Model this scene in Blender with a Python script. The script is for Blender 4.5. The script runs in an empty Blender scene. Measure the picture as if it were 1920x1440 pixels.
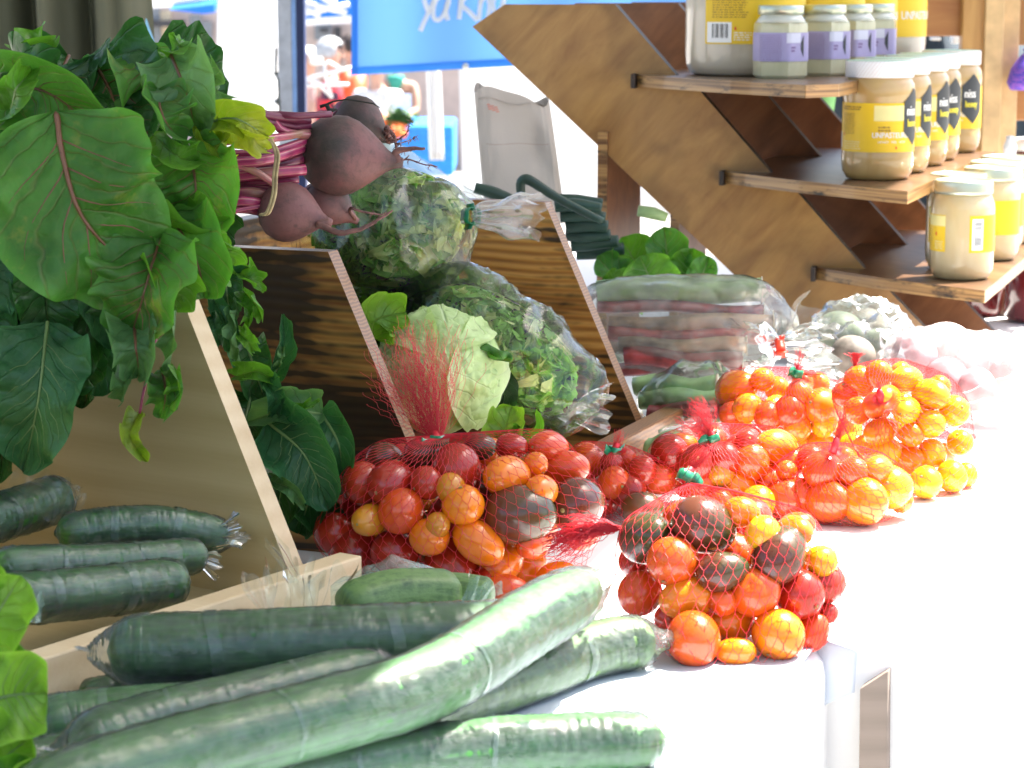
import bpy, bmesh, math, random
import numpy as np
from mathutils import Vector, Matrix, noise
sc = bpy.context.scene
COL = sc.collection
R = math.radians
# ---------------------------------------------------------------- camera, world, sun, exposure
F = 4400.0; PITCH = R(9.55); CAMZ = 0.45
cd = bpy.data.cameras.new('camera'); cam = bpy.data.objects.new('camera', cd); COL.objects.link(cam)
cam.location = (0, 0, CAMZ); cam.rotation_euler = (math.pi/2 - PITCH, 0, 0)
cd.sensor_width = 36; cd.lens = F/1920*36; cd.clip_end = 500; cd.clip_start = 0.05
cd.dof.use_dof = True; cd.dof.focus_distance = 1.9; cd.dof.aperture_fstop = 18
sc.camera = cam
SUN = Vector((0.40, 0.24, 0.88)).normalized()          # direction towards the sun
w = bpy.data.worlds.new('World'); sc.world = w; w.use_nodes = True
wn = w.node_tree
sky = wn.nodes.new('ShaderNodeTexSky'); sky.sky_type = 'NISHITA'; sky.sun_disc = False
sky.dust_density = 3.5; sky.ozone_density = .6; sky.sun_elevation = math.asin(SUN.z); sky.sun_rotation = math.atan2(SUN.x, SUN.y)
wn.links.new(sky.outputs[0], wn.nodes['Background'].inputs[0])
wn.nodes['Background'].inputs[1].default_value = 0.09
sl = bpy.data.lights.new('sun', 'SUN'); sl.energy = 5.0; sl.angle = R(0.53); sl.color = (1, .955, .88)
so = bpy.data.objects.new('sun', sl); COL.objects.link(so)
so.rotation_euler = SUN.to_track_quat('Z', 'Y').to_euler()
sc.view_settings.view_transform = 'Standard'; sc.view_settings.look = 'None'
sc.view_settings.exposure = 2.32; sc.view_settings.gamma = 1
sc.render.engine = 'CYCLES'
sc.cycles.transparent_max_bounces = 24; sc.cycles.max_bounces = 10

FW = Vector((0, math.cos(PITCH), -math.sin(PITCH))); UP = Vector((0, math.sin(PITCH), math.cos(PITCH)))
def ray(u, v): return FW + Vector(((u-960)/F, 0, 0)) + UP*((720-v)/F)
def at(u, v, Y):
    d = ray(u, v); return Vector((0, 0, CAMZ)) + d*(Y/d.y)
def onz(u, v, z=0.0):
    d = ray(u, v); return Vector((0, 0, CAMZ)) + d*((z-CAMZ)/d.z)
TH = R(19.5)
AX = Vector((math.sin(TH), math.cos(TH), 0)); RX = Vector((math.cos(TH), -math.sin(TH), 0)); ZZ = Vector((0, 0, 1))

# ---------------------------------------------------------------- object helpers
def empty(name, label, cat, loc=(0, 0, 0), rz=0, group=None, kind=None):
    o = bpy.data.objects.new(name, None); COL.objects.link(o); o.location = loc; o.rotation_euler = (0, 0, rz)
    o.empty_display_size = .02
    return tag(o, label, cat, group, kind)
def tag(o, label=None, cat=None, group=None, kind=None):
    if label: o['label'] = label
    if cat: o['category'] = cat
    if group: o['group'] = group
    if kind: o['kind'] = kind
    return o
def mesh(name, vs, fs, mat, parent=None, smooth=True, uv=None, loc=None):
    me = bpy.data.meshes.new(name); me.from_pydata([tuple(v) for v in vs], [], fs); me.update()
    if smooth: me.polygons.foreach_set('use_smooth', [True]*len(me.polygons))
    if uv:
        l = me.uv_layers.new(name='UVMap')
        for lp in me.loops: l.data[lp.index].uv = uv[lp.vertex_index]
    for m in (mat if isinstance(mat, (list, tuple)) else [mat]): me.materials.append(m)
    o = bpy.data.objects.new(name, me); COL.objects.link(o)
    if parent is not None:
        o.parent = parent
        if loc is None and parent.get('_w'): pass
    if loc is not None: o.location = loc
    return o
class MB:
    """collects geometry in world or local coordinates"""
    def __init__(s): s.v = []; s.f = []; s.mi = []; s.uv = []
    def add(s, vs, fs, mi=0, uv=None):
        b = len(s.v); s.v += [Vector(v) for v in vs]; s.f += [tuple(i+b for i in f) for f in fs]; s.mi += [mi]*len(fs)
        s.uv += uv if uv else [(0, 0)]*len(vs)
    def box(s, c, sx, sy, sz, X=Vector((1, 0, 0)), Y=Vector((0, 1, 0)), Z=Vector((0, 0, 1)), mi=0):
        c = Vector(c); vs = []
        for k in (-1, 1):
            for j in (-1, 1):
                for i in (-1, 1): vs.append(c + X*(i*sx/2) + Y*(j*sy/2) + Z*(k*sz/2))
        s.add(vs, [(0, 2, 3, 1), (4, 5, 7, 6), (0, 1, 5, 4), (2, 6, 7, 3), (0, 4, 6, 2), (1, 3, 7, 5)], mi)
    def prism(s, pts, ext, mi=0):
        """closed polygon pts (3d) extruded by vector ext"""
        n = len(pts); ext = Vector(ext); vs = [Vector(p) for p in pts] + [Vector(p)+ext for p in pts]
        fs = [tuple(range(n))[::-1], tuple(range(n, 2*n))] + [(i, (i+1) % n, n+(i+1) % n, n+i) for i in range(n)]
        s.add(vs, fs, mi)
    def tube(s, pts, rad, n=8, mi=0, cap=True):
        pts = [Vector(p) for p in pts]; m = len(pts)
        if not isinstance(rad, (list, tuple)): rad = [rad]*m
        vs = []; t0 = (pts[1]-pts[0]).normalized(); a = t0.orthogonal().normalized()
        for i, p in enumerate(pts):
            t = (pts[min(i+1, m-1)]-pts[max(i-1, 0)]).normalized()
            a = (a - t*a.dot(t)).normalized(); b = t.cross(a)
            for k in range(n):
                th = 2*math.pi*k/n; vs.append(p + (a*math.cos(th)+b*math.sin(th))*rad[i])
        fs = [(i*n+k, i*n+(k+1) % n, (i+1)*n+(k+1) % n, (i+1)*n+k) for i in range(m-1) for k in range(n)]
        if cap: fs += [tuple(range(n))[::-1], tuple(range((m-1)*n, m*n))]
        s.add(vs, fs, mi, [(i/(m-1), k/n) for i in range(m) for k in range(n)])
    def lathe(s, prof, c=(0, 0, 0), n=32, mi=0, ax=None):
        """prof: [(r,z)]"""
        c = Vector(c); Z = ax.normalized() if ax else Vector((0, 0, 1)); X = Z.orthogonal().normalized() if ax else Vector((1, 0, 0)); Y = Z.cross(X)
        vs = [c + (X*math.cos(2*math.pi*k/n)+Y*math.sin(2*math.pi*k/n))*r + Z*z for r, z in prof for k in range(n)]
        m = len(prof); fs = [(i*n+k, i*n+(k+1) % n, (i+1)*n+(k+1) % n, (i+1)*n+k) for i in range(m-1) for k in range(n)]
        if prof[0][0] > 1e-5: fs.append(tuple(range(n))[::-1])
        if prof[-1][0] > 1e-5: fs.append(tuple(range((m-1)*n, m*n)))
        s.add(vs, fs, mi)
    def sheet(s, fn, nu, nv, mi=0):
        vs = [fn(i/nu, j/nv) for i in range(nu+1) for j in range(nv+1)]
        fs = [(i*(nv+1)+j, (i+1)*(nv+1)+j, (i+1)*(nv+1)+j+1, i*(nv+1)+j+1) for i in range(nu) for j in range(nv)]
        s.add(vs, fs, mi, [(i/nu, j/nv) for i in range(nu+1) for j in range(nv+1)])
    def build(s, name, mat, parent=None, smooth=True, origin=None, bevel=0, solid=0, sub=0, auto=None):
        og = Vector(origin) if origin is not None else None
        if parent is not None and og is None:
            inv = pinv(parent); vs = [inv @ v for v in s.v]
        else: vs = [v-og for v in s.v] if og is not None else s.v
        me = bpy.data.meshes.new(name); me.from_pydata([tuple(v) for v in vs], [], s.f)
        for m in (mat if isinstance(mat, (list, tuple)) else [mat]): me.materials.append(m)
        me.polygons.foreach_set('material_index', s.mi)
        me.polygons.foreach_set('use_smooth', [smooth]*len(me.polygons))
        l = me.uv_layers.new(name='UVMap')
        vi = np.empty(len(me.loops), dtype=np.int32); me.loops.foreach_get('vertex_index', vi)
        l.data.foreach_set('uv', np.array(s.uv, dtype=np.float32)[vi].ravel())
        me.update()
        if smooth and auto:
            me.set_sharp_from_angle(angle=R(auto))
        o = bpy.data.objects.new(name, me); COL.objects.link(o)
        if parent is not None: o.parent = parent
        elif og is not None: o.location = og
        if solid: m = o.modifiers.new('s', 'SOLIDIFY'); m.thickness = solid; m.offset = 0
        if bevel: m = o.modifiers.new('b', 'BEVEL'); m.width = bevel; m.segments = 2; m.limit_method = 'ANGLE'
        if sub: m = o.modifiers.new('u', 'SUBSURF'); m.levels = sub; m.render_levels = sub
        return o
def lmat(o):
    return Matrix.LocRotScale(o.location, o.rotation_euler, o.scale)
def pinv(p):
    m = lmat(p); q = p.parent
    while q is not None: m = lmat(q) @ m; q = q.parent
    return m.inverted()
def nz(p, s=1.0, seed=0): return noise.noise(Vector(p)*s + Vector((seed*7.3, seed*3.1, seed*1.7)))
def smooth01(x): x = max(0, min(1, x)); return x*x*(3-2*x)
def catmull(pts, n):
    """resample polyline of Vectors (any tuple) smoothly to n points"""
    P = [np.array(p, dtype=float) for p in pts]; P = [2*P[0]-P[1]] + P + [2*P[-1]-P[-2]]
    out = []
    for i in range(n):
        t = i/(n-1)*(len(P)-3); k = min(int(t), len(P)-4); f = t-k
        a, b, c, d = P[k:k+4]
        out.append(.5*((2*b)+(-a+c)*f+(2*a-5*b+4*c-d)*f*f+(-a+3*b-3*c+d)*f**3))
    return out
# ---------------------------------------------------------------- materials
class NT:
    def __init__(s, name):
        s.m = bpy.data.materials.new(name); s.m.use_nodes = True; s.t = s.m.node_tree; s.b = s.t.nodes['Principled BSDF']
        s.out = s.t.nodes['Material Output']
    def n(s, ty, **kw):
        x = s.t.nodes.new(ty)
        for k, v in kw.items(): setattr(x, k, v)
        return x
    def l(s, a, b): s.t.links.new(a, b)
    def co(s, kind='Object', scale=(1, 1, 1), rot=(0, 0, 0)):
        c = s.n('ShaderNodeTexCoord'); mp = s.n('ShaderNodeMapping'); mp.inputs['Scale'].default_value = scale; mp.inputs['Rotation'].default_value = rot
        s.l(c.outputs[kind], mp.inputs[0]); return mp.outputs[0]
    def noise(s, co, sc_, det=4, rough=.55, dist=0):
        x = s.n('ShaderNodeTexNoise'); x.inputs['Scale'].default_value = sc_; x.inputs['Detail'].default_value = det
        x.inputs['Roughness'].default_value = rough; x.inputs['Distortion'].default_value = dist
        if co is not None: s.l(co, x.inputs['Vector'])
        return x.outputs['Fac']
    def ramp(s, fac, stops):
        x = s.n('ShaderNodeValToRGB'); e = x.color_ramp.elements
        while len(e) < len(stops): e.new(.5)
        for i, (p, c) in enumerate(stops):
            e[i].position = p; e[i].color = (*c, 1) if len(c) == 3 else c
        s.l(fac, x.inputs[0]); return x.outputs[0]
    def math(s, op, a, b=None, c=None, clamp=False):
        x = s.n('ShaderNodeMath'); x.operation = op; x.use_clamp = clamp
        for i, q in enumerate((a, b, c)):
            if q is None: continue
            if isinstance(q, (int, float)): x.inputs[i].default_value = q
            else: s.l(q, x.inputs[i])
        return x.outputs[0]
    def mix(s, fac, a, b, blend='MIX'):
        x = s.n('ShaderNodeMix'); x.data_type = 'RGBA'; x.blend_type = blend
        for i, q in ((0, fac), (6, a), (7, b)):
            if isinstance(q, (int, float)): x.inputs[i].default_value = q
            elif isinstance(q, (tuple, list)): x.inputs[i].default_value = (*q, 1) if len(q) == 3 else q
            else: s.l(q, x.inputs[i])
        return x.outputs[2]
    def bump(s, h, strength=.3, dist=.001, to=None):
        x = s.n('ShaderNodeBump'); x.inputs['Strength'].default_value = strength; x.inputs['Distance'].default_value = dist
        s.l(h, x.inputs['Height'])
        s.l(x.outputs[0], (to or s.b).inputs['Normal']); return x
    def set(s, **kw):
        for k, v in kw.items():
            k = {'color': 'Base Color', 'rough': 'Roughness', 'metal': 'Metallic', 'coat': 'Coat Weight', 'coatr': 'Coat Roughness', 'sss': 'Subsurface Weight',
                 'trans': 'Transmission Weight', 'ior': 'IOR', 'alpha': 'Alpha', 'spec': 'Specular IOR Level', 'sheen': 'Sheen Weight'}.get(k, k)
            i = s.b.inputs[k]
            if isinstance(v, bpy.types.NodeSocket): s.l(v, i)
            elif isinstance(v, (tuple, list)) and len(v) == 3 and i.type == 'RGBA': i.default_value = (*v, 1)
            else: i.default_value = v
        return s
def simple(name, color, rough=.6, var=.12, scale=30, bump=0, **kw):
    t = NT(name); f = t.noise(t.co(), scale)
    c2 = tuple(c*(1-var*2) for c in color); c1 = tuple(min(1, c*(1+var)) for c in color)
    t.set(color=t.ramp(f, [(.3, c2), (.7, c1)]), rough=rough, **kw)
    if bump: t.bump(f, bump, .002)
    return t.m
def translucent(t, color_socket, amount=.35, tint=(1, 1, 1)):
    """mix principled with a translucent lobe"""
    tr = t.n('ShaderNodeBsdfTranslucent'); mx = t.n('ShaderNodeMixShader'); mx.inputs[0].default_value = amount
    if color_socket is not None: t.l(t.mix(1.0, color_socket, tint, 'MULTIPLY'), tr.inputs[0])
    else: tr.inputs[0].default_value = (*tint, 1)
    t.l(t.b.outputs[0], mx.inputs[1]); t.l(tr.outputs[0], mx.inputs[2]); t.l(mx.outputs[0], t.out.inputs[0])
def film_mat(name, tint=(.93, .97, .95), haze=.10, rough=.12, bscale=40, bstr=.6, hz_col=(.75, .85, .8), dist=.004, gloss=.9):
    """clear plastic film: mostly transparent, glossy, slightly milky"""
    t = NT(name); tn = t.t
    tr = t.n('ShaderNodeBsdfTransparent'); tr.inputs[0].default_value = (*tint, 1)
    gl = t.n('ShaderNodeBsdfGlossy'); gl.inputs['Roughness'].default_value = rough
    df = t.n('ShaderNodeBsdfDiffuse'); df.inputs[0].default_value = (*hz_col, 1)
    co = t.co('Object')
    f1 = t.noise(co, bscale, 5, .6, 1.2); vo = t.n('ShaderNodeTexVoronoi'); vo.inputs['Scale'].default_value = bscale*.7; t.l(co, vo.inputs['Vector'])
    h = t.math('ADD', f1, t.math('MULTIPLY', vo.outputs[0], .6))
    bp = t.n('ShaderNodeBump'); bp.inputs['Strength'].default_value = bstr; bp.inputs['Distance'].default_value = dist; t.l(h, bp.inputs['Height'])
    t.l(bp.outputs[0], gl.inputs['Normal']); t.l(bp.outputs[0], df.inputs['Normal'])
    fr = t.n('ShaderNodeFresnel'); fr.inputs[0].default_value = 1.5; bp2 = t.n('ShaderNodeBump'); bp2.inputs['Strength'].default_value = bstr*.25; bp2.inputs['Distance'].default_value = dist; t.l(h, bp2.inputs['Height']); t.l(bp2.outputs[0], fr.inputs[1])
    m1 = t.n('ShaderNodeMixShader'); m2 = t.n('ShaderNodeMixShader')
    hz = t.math('MULTIPLY', t.ramp(f1, [(.35, (.4, .4, .4)), (.7, (1.6, 1.6, 1.6))]), haze)
    t.l(hz, m1.inputs[0]); t.l(tr.outputs[0], m1.inputs[1]); t.l(df.outputs[0], m1.inputs[2])
    t.l(t.math('MULTIPLY', fr.outputs[0], gloss, clamp=True), m2.inputs[0]); t.l(m1.outputs[0], m2.inputs[1]); t.l(gl.outputs[0], m2.inputs[2])
    t.l(m2.outputs[0], t.out.inputs[0]); tn.nodes.remove(t.b)
    return t.m
def wood_mat(name, light, dark, grain=(2, 30, 30), char=0.0, charcol=(.02, .012, .006), rough=.5, coat=0, knots=True, scale=1.0, charscale=(3, 10, 10)):
    """grain runs along local X"""
    t = NT(name); co = t.co('Object', tuple(g*scale for g in grain))
    wv = t.noise(co, 1.0, 6, .6, .4); co2 = t.co('Object', tuple(g*scale*5 for g in (grain[0]*.6, grain[1]*1.6, grain[2]*1.6)))
    fine = t.noise(co2, 1.0, 3, .7)
    rg = t.n('ShaderNodeTexWave'); rg.wave_type = 'BANDS'; rg.bands_direction = 'Z'; rg.inputs['Scale'].default_value = .55; rg.inputs['Distortion'].default_value = 6
    rg.inputs['Detail'].default_value = 2; rg.inputs['Detail Scale'].default_value = .6
    t.l(t.co('Object', tuple(g*scale*.8 for g in grain)), rg.inputs['Vector'])
    f = t.math('ADD', t.math('MULTIPLY', wv, .55), t.math('MULTIPLY', fine, .25)); f = t.math('ADD', f, t.math('MULTIPLY', rg.outputs['Fac'], .22))
    c = t.ramp(f, [(.3, dark), (.7, light)])
    if char > 0:
        blot = t.noise(t.co('Object', charscale), 1.0, 3, .6, 1.5)
        rg2 = t.n('ShaderNodeTexWave'); rg2.wave_type = 'BANDS'; rg2.bands_direction = 'Z'; rg2.inputs['Scale'].default_value = 1.6; rg2.inputs['Distortion'].default_value = 5
        rg2.inputs['Detail'].default_value = 3; rg2.inputs['Detail Scale'].default_value = .5; t.l(t.co('Object', (6, 60, 60)), rg2.inputs['Vector'])
        k = t.math('ADD', t.math('MULTIPLY', blot, 1.5), t.math('MULTIPLY', rg2.outputs['Fac'], .42))
        m = t.ramp(k, [(1.12-char*.5, (0, 0, 0)), (min(1, 1.42-char*.5), (1, 1, 1))]) if False else t.math('SMOOTH_MIN', 1.0, t.math('MAXIMUM', t.math('MULTIPLY', t.math('SUBTRACT', k, 1.15-char*.6), 2.6), 0.0), .2)
        c = t.mix(t.math('MULTIPLY', m, .93, clamp=True), c, charcol)
    t.set(color=c, rough=rough, coat=coat, coatr=.15); t.bump(f, .25, .0008)
    return t.m
# ================================================================ SETTING
E0 = Vector((.262, 1.569, 0))
def T(s, t, z=0): return E0 + AX*s + RX*t + ZZ*z
# ---- ground
def groundz(y): return -.8 - max(0, y-3)*.03
t = NT('ground_gravel'); co = t.co('Object')
f = t.noise(co, .6, 5); f2 = t.noise(co, 60, 4)
t.set(color=t.mix(f2, t.ramp(f, [(.3, (.30, .28, .25)), (.7, (.42, .40, .37))]), (.2, .19, .18), 'MIX'), rough=.95); t.bump(f2, .6, .01)
g = MB(); ys = [-6, -2, 3, 8, 14, 20, 30, 45, 70, 120, 250]
for y in ys: pass
vs = []; xs = [-200, -60, -20, -8, -3, 0, 3, 8, 20, 60, 200]
for y in ys:
    for x in xs: vs.append((x, y, groundz(min(y, 60))))
n = len(xs)
g.add(vs, [(i*n+j, i*n+j+1, (i+1)*n+j+1, (i+1)*n+j) for i in range(len(ys)-1) for j in range(n-1)])
tag(g.build('ground', t.m), kind='structure')

# ---- table (board, legs) and cloths
wm = simple('table_plastic', (.62, .61, .58), .5)
tab = empty('market_table', 'long folding table carrying the whole produce display', 'table', T(.6, -.65, -.8))
m = MB(); m.box(T(-.755, -.72, -.022), 1.3, 1.49, .035, RX, AX, ZZ); m.box(T(.595, -.66, -.022), 1.3, 1.17, .035, RX, AX, ZZ); m.box(T(1.96, -.66, -.067), 1.3, 1.48, .035, RX, AX, ZZ); m.build('tabletop', wm, tab, False, bevel=.004)
legm = simple('leg_metal', (.25, .25, .26), .4, metal=.8)
for s_ in (-1.3, 2.5):
    for tt in (-.15, -1.15):
        m = MB(); p = T(s_, tt, -.04); q = p.copy(); q.z = groundz(p.y); m.tube([p, q], .014, 10); m.build('leg', legm, tab)
# white tablecloth: top + drape on the customer side with soft folds
t = NT('white_cloth'); co = t.co('Object'); wv = t.noise(co, 5, 3); fine = t.noise(co, 700, 2)
t.set(color=(.84, .84, .83), rough=.85); h = t.math('ADD', t.math('MULTIPLY', wv, 3), t.math('MULTIPLY', fine, .12)); t.bump(h, .25, .003)
translucent(t, None, .12, (.8, .8, .8)); cloth_m = t.m
NS, prof = 220, []
for k in range(14): prof.append((-1.32+k*.1, 0))
prof += [(-.005, -.0), (.004, -.003), (.010, -.010), (.012, -.02)]
for k in range(1, 9): prof.append((.013, -.02-k*.07))
def clothpt(s, k):
    tt, z = prof[k]
    fold = smooth01((-z-.01)/.4)*(1 if s > .02 else .25); step = .055*(1-smooth01((s+.002)/.004)); tt -= step*smooth01((tt+.35)/.2)
    tt2 = tt + fold*(.018*math.sin(s*21+math.sin(s*5))+.010*math.sin(s*47)) + fold*.02
    z2 = z + (.0012*nz((s*4, tt*4, 0)) if z > -.001 else 0)
    return T(s, tt2, z2 - .045*smooth01((s-1.20)/.05))
m = MB(); SS = sorted([-1.5+4.2*i/NS for i in range(NS+1)]+[-.004, -.001, .001, .004, 1.2, 1.21, 1.24, 1.25]); NS = len(SS)-1
vs = [clothpt(s, k) for s in SS for k in range(len(prof))]; K = len(prof)
m.add(vs, [(i*K+k, (i+1)*K+k, (i+1)*K+k+1, i*K+k+1) for i in range(NS) for k in range(K-1)])
tag(m.build('tablecloth', cloth_m, solid=.0008), 'plain white cloth covering the long table and hanging down its customer side', 'tablecloth')
# leaf-print topper at the near end
t = NT('leaf_print_cloth'); co = t.co('Object')
vo = t.n('ShaderNodeTexVoronoi'); vo.inputs['Scale'].default_value = 34; vo.inputs['Randomness'].default_value = .9
mp = t.co('Object', (1, .55, 1), (0, 0, .7)); t.l(mp, vo.inputs['Vector'])
nn = t.noise(co, 60, 3)
leaf = t.math('LESS_THAN', t.math('ADD', vo.outputs['Distance'], t.math('MULTIPLY', nn, .25)), .30)
pick = t.math('GREATER_THAN', t.noise(co, 14, 1), .5)
t.set(color=t.mix(t.math('MULTIPLY', t.math('MULTIPLY', leaf, pick), .8), (.50, .55, .62), (.10, .15, .11)), rough=.8)
t.bump(t.noise(co, 12, 3), .3, .003); topper_m = t.m
def topper(i, j):
    s = -1.45 + i*1.447; q = j*.572   # q runs across: -0.62 .. edge then down 9 cm
    tt = -.62 + q; z = .004
    if tt > .012:
        d = tt-.012; tt = .022 + .012*math.sin(s*23) * min(1, d*12) + d*.12; z = .004 - d
    # the far corner: folds back over itself into a hanging point
    e = smooth01((i-.93)/.07)
    p = T(s, tt, z)
    return p
m = MB(); m.sheet(topper, 90, 60)
# gathered corner fold that faces the near end
c0 = T(.005, -.045, .0045); 
def foldp(i, j):
    dn = (.030 + .022*(1-abs(i-.25)/.75))*j
    return T(-.007-.004*math.sin(i*3.1)-.004*j, -.056+.034*i-.003*j*math.sin(i*3), .0062-.006*i**2-dn)
m.sheet(foldp, 16, 14)
tag(m.build('table_topper', topper_m, solid=.0008), 'leaf print cloth laid over the near end of the white tablecloth, its corner hanging down', 'cloth')
# added beige strip: its colour stands for the shaded cloth end of the far table
bm_ = wood_mat('shaded_cloth_beige', (.27, .22, .185), (.21, .17, .14), (3, 40, 40), rough=.8)
m = MB(); a = onz(1639, 1300, -.02); 
pts = [at(1612, 1292, 1.560), at(1665, 1258, 1.560), at(1662, 1800, 1.560), at(1606, 1800, 1.560)]
m.prism(pts, AX*.012)
tag(m.build('shaded_cloth_end', bm_, smooth=False, bevel=.001), 'beige strip standing in for the shaded table cloth end beside the leaf print corner', 'cloth end')
# printed emblem banner on the table side
t = NT('printed_banner'); co = t.co('UV')
sp = t.n('ShaderNodeSeparateXYZ'); t.l(co, sp.inputs[0])
t.set(color=(.86, .86, .85), rough=.6); ban_m = t.m
m = MB(); B0 = T(.62, .085, -.06)
def banp(i, j): return B0 + AX*(.26*i) + ZZ*(-.40*j) + RX*(.004*math.sin(i*7))
m.sheet(banp, 12, 10)
ban = tag(m.build('side_banner', ban_m, origin=B0, solid=.001), 'white banner with an oval emblem hanging on the sunlit table side', 'banner')
ink1 = simple('ink_brown', (.14, .06, .045), .6); ink2 = simple('ink_yellow', (.5, .33, .03), .6); ink3 = simple('ink_grey', (.3, .3, .3), .6)
m = MB(); off = RX*.006
ring = []
for k in range(41):
    a = 2*math.pi*k/40; ring.append(B0 + AX*(.13+.10*math.sin(a)) + ZZ*(-.21+.15*math.cos(a)) + off)
m.tube(ring, .0022, 6)
m.build('emblem_ring', ink1, ban)
m = MB()
m.prism([B0+AX*x+ZZ*z+off*.8 for x, z in ((.14, -.15), (.18, -.14), (.155, -.20), (.10, -.30), (.085, -.29), (.12, -.21))], RX*.001); m.build('emblem_flame', ink2, ban, False)
m = MB()
m.prism([B0+AX*x+ZZ*z+off*1.1 for x, z in ((.19, -.19), (.20, -.185), (.15, -.25), (.09, -.32), (.06, -.36), (.055, -.35), (.10, -.29))], RX*.001); m.build('emblem_stripe', ink1, ban, False)

# ---- canopy overhead, out of frame: it throws the shade line along the table
t = NT('canopy_fabric'); t.set(color=(.42, .44, .42), rough=.8); translucent(t, None, .07, (.75, .78, .72)); can_m = t.m
can = empty('market_canopy', 'pale fabric canopy roof shading the produce table', 'canopy', (-1, 1.5, 1.45))
Ls = [(-.067+(Y-1.36)*.30, Y) for Y in (-2.2, 4.4)]
sh = SUN*(1.45/SUN.z)
p = [Vector((x, y, 0))+sh for x, y in Ls] + [Vector((-1.4, 4.4, 0))+sh, Vector((-2.6, -2.2, 0))+sh]
m = MB(); m.prism(p, ZZ*.01); m.build('roof', can_m, can, False)
# ---- tent post with navy sleeve edge
post = empty('tent_post', 'pale grey tent post with a dark navy side strip behind the beet greens', 'post', at(545, 210, 4.6))
pm = simple('post_white', (.50, .52, .56), .4); nv = simple('navy_strip', (.018, .03, .10), .5); sb = simple('pale_blue_strip', (.25, .42, .75), .4)
def vbox(u0, u1, Y, z0, z1, d, mat, name, parent):
    a, b = at(u0, 105, Y).x, at(u1, 105, Y).x; m = MB(); m.box(((a+b)/2, Y+d/2, (z0+z1)/2), b-a, d, z1-z0); return m.build(name, mat, parent, False, bevel=.002)
vbox(521, 547, 4.6, groundz(4.6), 1.5, .035, pm, 'post_face', post)
vbox(547, 556, 4.6, groundz(4.6), 1.5, .034, sb, 'edge_strip', post)
vbox(556, 571, 4.6, groundz(4.6), 1.5, .04, nv, 'side_strip', post)
# cord with knots hanging beside the post
m = MB(); m.tube([at(518, 90, 4.4), at(517, 136, 4.4), at(522, 150, 4.4), at(523, 185, 4.4), at(527, 230, 4.4)], .0022, 6)
m.lathe([(0, -.006), (.005, 0), (0, .006)], at(518, 138, 4.4), 8); m.lathe([(0, -.008), (.007, 0), (0, .008)], at(521, 190, 4.4), 8)
tag(m.build('cord', simple('cord_grey', (.12, .13, .12), .8)), 'thin dark knotted cord hanging beside the tent post', 'cord')
# ---- white tent walls (back-lit fabric)
t = NT('tent_white'); t.set(color=(.85, .85, .85), rough=.8); translucent(t, None, .5, (.9, .9, .9)); tw = t.m
def wall(name, label, quad, mat, cat='tent wall', wave=.02, thick=.003, kind=None, group=None):
    m = MB(); a, b, c, d = [Vector(q) for q in quad]
    def fn(i, j): return a*(1-i)*(1-j)+b*i*(1-j)+c*i*j+d*(1-i)*j + Vector((0, wave*math.sin(i*17+j*2), 0))
    m.sheet(fn, 40, 12); return tag(m.build(name, mat, solid=thick), label, cat, group, kind)
wall('tent_wall', 'white sunlit tent wall hanging left of the tent post', [at(413, -200, 6), at(521, -200, 6), at(521, 420, 6), at(396, 420, 6)], tw)
wall('tent_wall', 'broad blown-out white tent wall behind the canvas bag and wooden stand', [at(852, -150, 9), at(1900, -150, 9), at(1900, 420, 9), at(868, 400, 9)], tw)
wall('tent_wall', 'narrow white tent flap hanging under the blue banner', [at(796, 60, 8.5), at(824, 60, 8.5), at(832, 300, 8.5), at(806, 300, 8.5)], tw)
# ---- canvas curtain at far left
t = NT('canvas_curtain'); co = t.co('Object', (9, 9, .7)); f = t.noise(co, 1, 4)
c_ = t.ramp(f, [(.3, (.085, .090, .052)), (.7, (.19, .18, .11))]); t.set(color=c_, rough=.9); cur_m = t.m
m = MB(); cl = at(-260, 0, 3.0)
def cur(i, j):
    u = -500 + i*(730 + 50*smooth01(j*1.8)); p = at(u, 0, 3.0); z = 1.1 - j*1.4
    return Vector((p.x, 3.0 + .03*math.sin(i*38+1.3*math.sin(i*9)) + .012*math.sin(i*90), z))
m.sheet(cur, 160, 10)
tag(m.build('canvas_curtain', cur_m, solid=.004), 'olive grey canvas sheet hanging in folds behind the beet greens', 'curtain')
m = MB(); m.tube([at(248, -60, 3.02), at(258, 20, 3.02), at(268, 40, 3.02), at(283, 75, 3.02), at(290, 130, 3.02)], [.005, .006, .006, .004, .003], 6)
tag(m.build('rope', simple('rope_blue', (.30, .62, .85), .6)), 'pale blue rope along the edge of the canvas sheet', 'rope')
# ---- far building
bld = empty('market_building', 'pinkish building with grey shutters and dark window frames far behind the stalls', 'building', (-4.2, 26, groundz(26)))
bw = simple('building_wall', (.62, .50, .44), .9, scale=3); gw = simple('grey_pane', (.22, .24, .26), .5); dk = simple('dark_frame', (.05, .05, .055), .6); cr = simple('cream_panel', (.8, .66, .45), .8)
m = MB(); a, b = at(265, 0, 26), at(700, 0, 26); m.box(((a.x+b.x)/2, 26.5, 0.4), b.x-a.x+6, 1, 5.0); m.build('wall', bw, bld, False)
def rect(name, u0, v0, u1, v1, Y, mat, parent, d=.06):
    p, q = at(u0, v0, Y), at(u1, v1, Y); m = MB(); m.box(((p.x+q.x)/2, Y, (p.z+q.z)/2), q.x-p.x, d, p.z-q.z); return m.build(name, mat, parent, False)
rect('window', 276, 15, 300, 38, 25.9, gw, bld); rect('panel', 298, 20, 322, 90, 25.95, cr, bld); rect('panel', 325, 52, 342, 100, 25.95, cr, bld)
rect('door_frame', 276, 38, 346, 50, 25.8, dk, bld, .1); rect('door_frame', 338, 38, 347, 110, 25.8, dk, bld, .1); rect('window', 276, 50, 303, 95, 25.9, gw, bld)
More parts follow.
